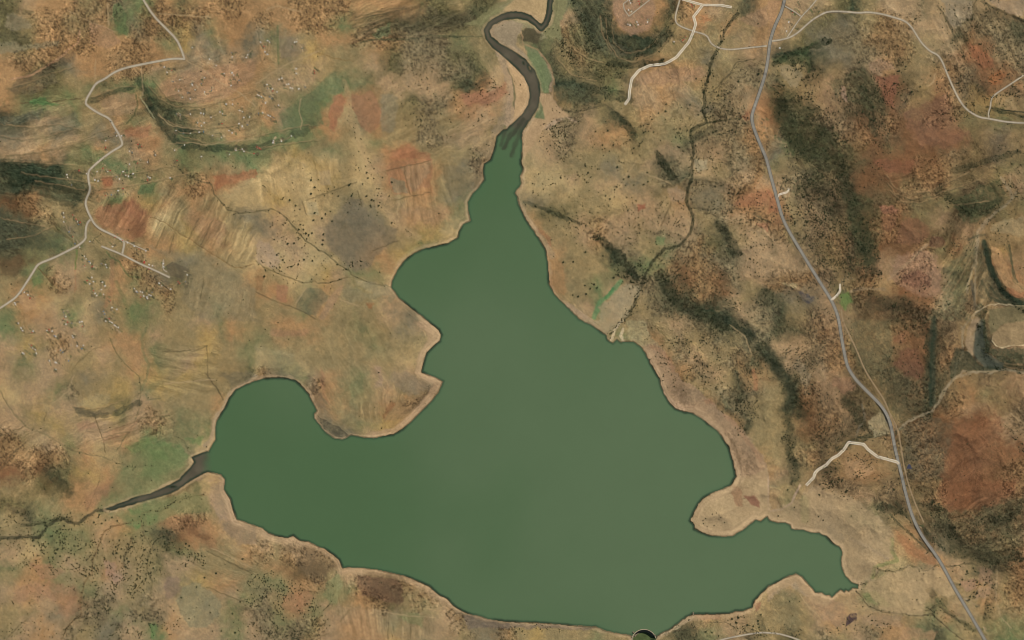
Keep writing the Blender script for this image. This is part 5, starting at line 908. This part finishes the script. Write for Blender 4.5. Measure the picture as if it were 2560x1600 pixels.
# density of bush, plants per 1000 px2
BUSH = [('1880 240',60,100,0,10),('1930 340',70,90,0,13),('1930 480',110,90,20,12),('1980 600',80,110,0,10),('2065 600',28,80,0,10),('2070 270',35,110,0,9),('2120 200',60,60,0,3),('1990 250',60,60,0,4),('2060 380',50,60,0,3),
 ('1640 330',60,80,0,5),('1690 260',60,60,0,7),('1700 400',80,60,0,5),('1590 400',40,40,0,5),('1740 320',60,60,0,3),
 ('1560 520',110,80,0,4.5),('1400 480',110,100,0,2.6),('1330 325',55,50,45,5),('1400 330',120,60,0,2),('1310 440',60,50,0,3),('1290 500',30,14,30,6),('1350 530',40,16,20,6),
 ('1500 650',45,40,0,11),('1650 640',100,90,0,6),('1700 750',120,50,10,8),('1590 720',60,40,0,6),('1640 850',110,75,20,6.5),('1755 960',50,55,0,14),('1700 900',60,40,45,5),('1800 830',90,70,0,6),('1880 890',50,100,-20,8),('1860 740',110,80,20,4),
 ('1800 560',70,100,0,3),('1750 480',80,50,0,6),('1820 470',40,60,0,5),('1990 1110',80,40,-20,9),('1960 1000',60,80,0,5),('2090 1130',60,40,0,3),('1740 1010',20,40,-40,7),('2010 1000',40,50,0,5),
 ('130 1300',140,60,0,9),('250 1380',120,90,0,6),('60 1230',80,22,0,9),('340 1300',80,60,0,7),('290 1470',130,50,0,5.5),('440 1320',50,30,20,7),('90 1440',100,80,0,1.5),('640 1400',80,50,0,6),('690 1470',80,50,0,9),('740 1440',40,40,0,6),('60 1500',60,30,0,3),('590 1500',40,40,0,4),('470 1450',50,50,0,1.2),
 ('690 560',60,40,30,4),('800 620',110,24,15,3),('690 640',110,34,15,2.5),('700 460',90,60,0,1),('840 460',60,80,0,1),('1060 260',130,60,0,2),('1010 190',100,40,0,2.5),('1160 205',50,24,0,7),('1000 250',50,30,0,4),('1090 330',80,60,0,1.2),
 ('2300 80',80,110,0,5),('2380 160',60,100,0,6),('2250 200',50,80,0,5),('2200 870',90,70,0,3),('2350 1250',70,60,0,4),('2290 1385',20,30,0,9),('2340 1390',30,40,0,4),('2200 1445',60,24,25,8),('2250 560',40,120,0,3),('2390 400',40,100,0,4),('2310 250',50,30,-20,8),('2350 540',40,60,0,3),('2210 700',40,60,0,4),
 ('1620 1485',50,18,0,7),('1760 1470',40,24,0,6),('1850 1490',50,20,0,4),('2050 1480',100,24,0,3),('1280 1490',90,14,0,3),('1790 1490',10,24,0,12),('540 380',90,20,-10,3),('300 400',80,30,0,2),('1950 1170',60,24,10,3),('2000 700',60,60,0,2),('1960 820',60,60,0,4),('2110 850',60,60,0,2),('1460 180',60,40,0,1.5)]
DEN = np.full((NY, NX), .07, np.float32)
for o_, rx, ry, an, dn in BUSH:
    (cx, cy), = O(o_); ca, sa = math.cos(R_(an)), math.sin(R_(an)); rx *= 1.06; ry *= 1.06
    X = PX + 26 * w1x - cx; Y = PY + 26 * w1y - cy
    q = np.hypot((X * ca + Y * sa) / rx, (-X * sa + Y * ca) / ry)
    DEN = np.maximum(DEN, dn * (1 - sst(.55, 1.25, q)))
DEN = np.maximum(DEN, 12 * np.clip(F, 0, 1) * sst(1330, 1420, PX))
DEN *= .12 + 2.1 * sst(-.2, .35, fbm(PX, PY, 22, 4, 400, .65))
DEN = np.maximum(DEN, dens_line * 4)
DEN[sdw < 5] = 0; DEN[road_m < 6] = 0
# single large trees, read one by one off the sheets, in their neighbourhoods
GRV = [
 ('on the cream plain above the grey knoll', T(1,1,'555 500 1198 165 1285 210 780 340 880 235 1010 225 1048 118 522 190 522 320 320 380 375 430 555 258 905 335 705 485 660 510')),
 ('on the stream bank left of the grey knoll', T(1,1,'530 690 450 655 405 655 498 710 420 610 640 700 635 755 545 565 625 550 475 690 722 575 630 795')),
 ('between the two stream beds below the knoll', T(1,1,'255 945 340 1005 400 985 455 940 300 790 360 785 770 985 855 1030 790 1128 535 950 200 895 80 1100')),
 ('in the pale valley above the knoll', T(1,1,'1045 340 1095 375 1115 385 1160 430 1085 430 1060 170 1165 270 1260 340 1285 595 1115 80')),
 ('at the grove where the creek nears the east shore', T(2,1,'1190 1000 1150 1040 1130 1080 1100 1060 1210 1040 1160 1010 1180 1080 1260 1030 1120 1150 1110 1215 1220 1000 1055 1090 1005 1085 960 1110 1230 1090 1280 1140')),
 ('on the tan slope below the eastern shore meadow', T(2,1,'935 995 805 1205 775 1175 740 1215 700 1265 625 1290 575 1275 485 965 580 960 695 870 690 1185 860 905')),
 ('scattered on the tan hillside east of the inlet', T(2,1,'720 120 1055 25 1105 155 1055 180 885 340 1425 255 1285 205 1280 115 925 370 995 65 1245 230 1150 235')),
 ('on the dry plateau below the pale curved track', T(2,0,'960 1370 1450 1130 1385 1070 1450 1055 1340 1250 870 1255 905 1235 855 1370 790 1240 1245 1250 1455 985 1115 1320')),
 ('along the dark creek above its sharp bend', T(2,0,'1810 870 1870 970 1680 990 1800 1040 1760 1085 1830 1130 1690 1240 1910 1150 1790 760 1740 745 1850 1010 1870 700')),
 ('on the dark patch right of the creek bend', T(2,0,'1900 1250 1960 1270 2000 1260 2050 1240 2080 1230 1930 1235 2110 1250 1985 1230')),
 ('on the rough ground right of the upper valley', T(2,0,'2060 870 1980 860 2110 830 2000 1000 2060 960 1950 900 2200 1165 2145 1130 2140 770 2330 700')),
 ('on the wooded hill right of the main road', T(3,0,'780 700 820 680 900 800 860 880 930 850 800 960 960 900 990 1010 890 1060 980 1130 770 1045 720 960 560 860 640 890 860 590 1060 510')),
 ('on the open brown slope in the upper right', T(3,0,'1225 435 1145 460 1115 520 1300 630 1235 670 1280 775 1355 870 1230 875 1300 960 1190 790 1185 965 1565 590 1435 820 1395 180')),
 ('on the thick dark slope beside the main road', T(3,1,'260 330 330 350 400 180 450 260 520 160 560 330 620 400 380 450 450 520 300 520 340 620 540 560 250 590 440 640')),
 ('along the dark ridge east of the main road', T(3,1,'850 780 900 740 960 860 880 980 940 930 985 800 830 680 900 670 905 1020 870 1110 760 830 740 760')),
 ('on the spur just above the pale track', T(3,2,'1245 715 1305 735 1300 700 600 1430 640 1400 590 1480 660 1490 520 1480 700 1510 560 1440')),
 ('on the spur below the pale track', T(3,3,'545 40 490 40 580 60 600 20 735 110 745 95 185 90 660 20 1100 60 1190 90')),
 ('in the orchard rows right of the main road', T(3,3,'1870 890 1890 880 1835 940 1960 860 1940 830 1880 860 2050 985 2060 865 1900 1130 1945 1060 1910 1100 1975 965 1815 985 2100 820')),
 ('on the round headland in the lake', T(2,3,'1955 368 1810 410 1895 320 1805 380 1910 430 1930 310 2010 400 1845 440 1975 350 1830 360')),
 ('beside the curved road near the dam', T(2,3,'2325 1330 2325 1360 2280 1380 2225 1370 2190 1400 2270 1410 2335 1390 2350 1270 2080 1310 2140 1300 2350 1460 1890 1440 1830 1430 1950 1470')),
 ('in the riverside bush at the lower left', T(0,3,'930 350 1000 380 1110 385 960 410 890 400 905 420 940 330 1060 350 1035 580 1110 660 1100 690 1070 690')),
 ('in the thicket left of the lower stream', T(0,3,'550 650 530 690 570 720 600 770 630 760 480 530 540 480 440 430 460 600 320 570 325 620 500 730')),
 ('between the two lower left gullies', T(0,3,'1190 520 1130 570 1150 650 1240 630 1200 740 1220 770 1190 820 1370 655 1350 790 1300 840 1450 830 1430 870')),
 ('on the bushy knoll under the rust slope', T(0,3,'1580 480 1630 490 1560 600 1600 590 1575 660 1700 650 1790 620 1760 600 1690 680 1550 530')),
 ('on the open fields below the western shore', T(0,3,'2295 745 2350 785 2365 835 2045 880 1935 920 1990 1250 2270 1150 2200 1260 2225 1440 2095 1425 1860 1010')),
 ('by the orange patch at the bottom', T(1,3,'245 1020 335 925 350 940 490 980 510 1000 430 955 345 1065 540 1080 625 1130 640 1150 250 1230 270 1240 230 1190 60 1080 100 1100')),
 ('in the bush at the bottom left', T(1,3,'420 1300 480 1280 510 1300 430 1340 350 1300 300 1380 290 1430 330 1310 190 1340 140 1270 150 1420 40 1330')),
 ('on the bare fields near the bottom shore', T(1,3,'1233 1217 1000 1360 1035 1485 740 1160 1130 1190 1150 1160 975 1145 890 1155 1275 1240 745 1340')),
 ('on the green peninsula fields', T(1,2,'770 742 1252 328 1117 335 1070 217 930 207 1017 270 1095 838 478 73 1210 350 527 107')),
 ('on the ploughed land of the far left', T(0,2,'225 870 405 720 522 827 552 835 482 817 882 495 685 1048 320 1250 305 1420 28 1132 912 590 492 760')),
 ('by the village on the left', T(0,1,'1040 578 1245 30 1350 930 1420 940 1390 920 2370 1355 2100 1362 1920 960 2225 1250 275 565 900 650 1510 1350')),
 ('on the brown land above the red fields', T(1,0,'2003 955 1770 1250 1780 1425 1170 1045 965 955 1655 1315 1630 1300 1090 405 1650 690 1840 960 2140 795 2290 650'))]
trees = []
for phrase, pts in GRV:
    pts = sorted(pts)
    for i, p in enumerate(pts):
        if not LANDW(*p): continue
        trees.append((p, 'large' if i % 3 == 0 else 'round', ORD[i], phrase))
trees = trees[:300]
T0 = {}
for k, ((x, y), sz, od, phrase) in enumerate(trees):
    d_ = random.uniform(3.9, 5.4) * M / 2 * (1.12 if sz == 'large' else 1) * (.6 if 'headland' in phrase else 1)
    lit = 'dark' if k % 5 < 3 else 'dull'
    e = bpy.data.objects.new('tree', None); scene.collection.objects.link(e)
    wx_ = W((x, y)); e.location = (wx_[0], wx_[1], ground_z(x, y)); e.rotation_euler = (0, 0, random.uniform(0, 6.28)); e.scale = (d_, d_, d_ * random.uniform(.85, 1.1))
    tag(e, f'{od} tree from the left {phrase}', 'tree', 'scattered dark trees of the hill country')
    for nm, me in (('crown', crown_me[k % 5]), ('trunk', trunk_me)):
        c = bpy.data.objects.new(nm, me); scene.collection.objects.link(c); c.parent = e
# the rest of the bush, beyond counting
prob = np.minimum(DEN, 9 + .6 * DEN) * 2.9 * (GS * GS) / 1000
hit = np.argwhere(rng.rand(NY, NX) < prob)
print('bushes', len(hit), 'trees', len(trees))
nb = len(hit); bx = gx[hit[:, 1]] + rng.uniform(-1, 1, nb); by = gy[hit[:, 0]] + rng.uniform(-1, 1, nb)
bz = Z[hit[:, 0], hit[:, 1]]; rad = (1.05 + 1.25 * rng.rand(nb) ** 1.6) * M * .80
var = []
for s in range(8):
    r = np.random.RandomState(s); var.append(ICO * r.uniform(.7, 1.3, (12, 1)) * np.array([1, 1, .62]) + np.array([0, 0, .45]))
var = np.array(var)
vi = rng.randint(0, 8, nb); an = rng.uniform(0, 6.283, nb); c, s = np.cos(an)[:, None], np.sin(an)[:, None]
B = var[vi]; Bx = B[..., 0] * c - B[..., 1] * s; By = B[..., 0] * s + B[..., 1] * c
VV = np.stack([(bx[:, None] - 1280) * M + Bx * rad[:, None], (800 - by[:, None]) * M + By * rad[:, None], bz[:, None] + B[..., 2] * rad[:, None]], -1).reshape(-1, 3)
FF = (np.array(ICF)[None] + (np.arange(nb) * 12)[:, None, None]).reshape(-1, 3)
me = bpy.data.meshes.new('bush'); me.vertices.add(len(VV)); me.vertices.foreach_set('co', VV.astype(np.float32).ravel())
me.loops.add(FF.size); me.loops.foreach_set('vertex_index', FF.ravel().astype(np.int32)); me.polygons.add(len(FF)); me.polygons.foreach_set('loop_start', (np.arange(len(FF)) * 3).astype(np.int32))
me.update(calc_edges=True)
ca = me.color_attributes.new('tint', 'FLOAT_COLOR', 'POINT')
tone = rng.rand(nb)[:, None]; bc = lin((36,50,34)) * (1 - tone) + lin((76,74,50)) * tone
bc = np.repeat(bc / KEXP, 12, 0); ca.data.foreach_set('color', np.concatenate([bc, np.ones((len(bc), 1))], 1).astype(np.float32).ravel())
me.materials.append(mat('thornbush', attr='tint', rough=1, grain=.2, gscale=.3))
bo = bpy.data.objects.new('thornbush', me); scene.collection.objects.link(bo)
tag(bo, 'thousands of small dark thornbushes over the hills and gullies', 'bushes', kind='stuff')

# ------------------------------------------------------------------ houses
RC = dict(w=(212,208,196), r=(168,74,60), g=(112,112,106), b=(92,118,134)); RN = dict(w='white', r='red', g='grey', b='blue')
wallm = mat('plaster', (190,172,142), .9, grain=.1, gscale=.2)
def house_mesh(kind, colr):
    L, Wd, h, rz = (7.2, 4.6, 2.8, 1.7) if kind == 0 else (5.4, 4.6, 2.7, 1.9)
    wv = boxv(-L, L, -Wd, Wd, -4, h) + [(-L, 0, h + rz - .3), (L, 0, h + rz - .3)]
    wf = [f for f in BF] + [(4, 8, 7), (5, 6, 9)]
    w = bpy.data.meshes.new('walls'); w.from_pydata(wv, [], wf); w.materials.append(wallm)
    o = .7; t = .25; rv = []
    for xx in (-L - o, L + o):
        rv += [(xx, -Wd - o, h - .25), (xx, 0, h + rz), (xx, Wd + o, h - .25), (xx, -Wd - o, h - .25 + t), (xx, 0, h + rz + t), (xx, Wd + o, h - .25 + t)]
    rf = [(0,1,7,6),(1,2,8,7),(3,9,10,4),(4,10,11,5),(0,6,9,3),(2,5,11,8),(0,3,4,1),(1,4,5,2),(6,7,10,9),(7,8,11,10)]
    r = bpy.data.meshes.new('roof'); r.from_pydata(rv, [], rf); r.materials.append(colr); return w, r
def hut_mesh(colr):
    wv = []; n = 12; R0 = 4.2
    for z in (-4, 2.4): wv += [(R0*math.cos(k*6.283/n), R0*math.sin(k*6.283/n), z) for k in range(n)]
    wf = [(k, (k+1) % n, n+(k+1) % n, n+k) for k in range(n)] + [tuple(range(n, 2*n))]
    w = bpy.data.meshes.new('walls'); w.from_pydata(wv, [], wf); w.materials.append(wallm)
    rv = [(5*math.cos(k*6.283/n), 5*math.sin(k*6.283/n), 2.3) for k in range(n)] + [(0, 0, 5.4)]
    r = bpy.data.meshes.new('roof'); r.from_pydata(rv, [], [(k, (k+1) % n, n) for k in range(n)] + [tuple(range(n))[::-1]]); r.materials.append(colr); return w, r
RM_ = {k: mat(RN[k] + '_roof', v, .6 if k == 'w' else .8, grain=.08, gscale=.3, spec=.2) for k, v in RC.items()}
HM = {(k, c): house_mesh(k, RM_[c]) for k in (0, 1) for c in RC}; HUT = {c: hut_mesh(RM_[c]) for c in RC}
cnt = 0
for phrase, c, r, s in HOUSES:
    tk = s.split(); L = []
    for i in range(0, len(tk), 2): L.append((T(c, r, tk[i] + ' ' + tk[i+1][:-1])[0], tk[i+1][-1]))
    L.sort(); per = {}; tot = {}
    for _, k in L: tot[k] = tot.get(k, 0) + 1
    ang0 = random.uniform(0, 3.14)
    for (x, y), k in L:
        if cnt >= 300 or not LANDW(x, y): continue
        per[k] = per.get(k, 0) + 1
        nm_ = RN[k] + ' roofed house'
        lab = f'{nm_} {phrase}' if tot[k] == 1 else f'{ORD[per[k]-1]} {nm_} from the left {phrase}'
        if len(lab.split()) > 16: print('LONG', lab)
        kd = (cnt * 7) % 5
        wm, rm = HUT[k] if (kd == 4 and k == 'g') else HM[(0 if kd < 3 else 1, k)]
        e = bpy.data.objects.new('house', None); scene.collection.objects.link(e)
        q = W((x, y)); sc = random.uniform(.85, 1.15) * (1.5 if (k == 'r' and 1360 < (x * 3.78) < 1370) else 1)
        e.location = (q[0], q[1], ground_z(x, y) + .6); e.rotation_euler = (0, 0, ang0 + random.choice((0, 0, 1.57)) + random.uniform(-.2, .2)); e.scale = (sc, sc, 1)
        tag(e, lab, 'house', 'small houses of the hillside villages')
        for nm, me in (('walls', wm), ('roof', rm)):
            ch = bpy.data.objects.new(nm, me); scene.collection.objects.link(ch); ch.parent = e
        cnt += 1
print('houses', cnt)
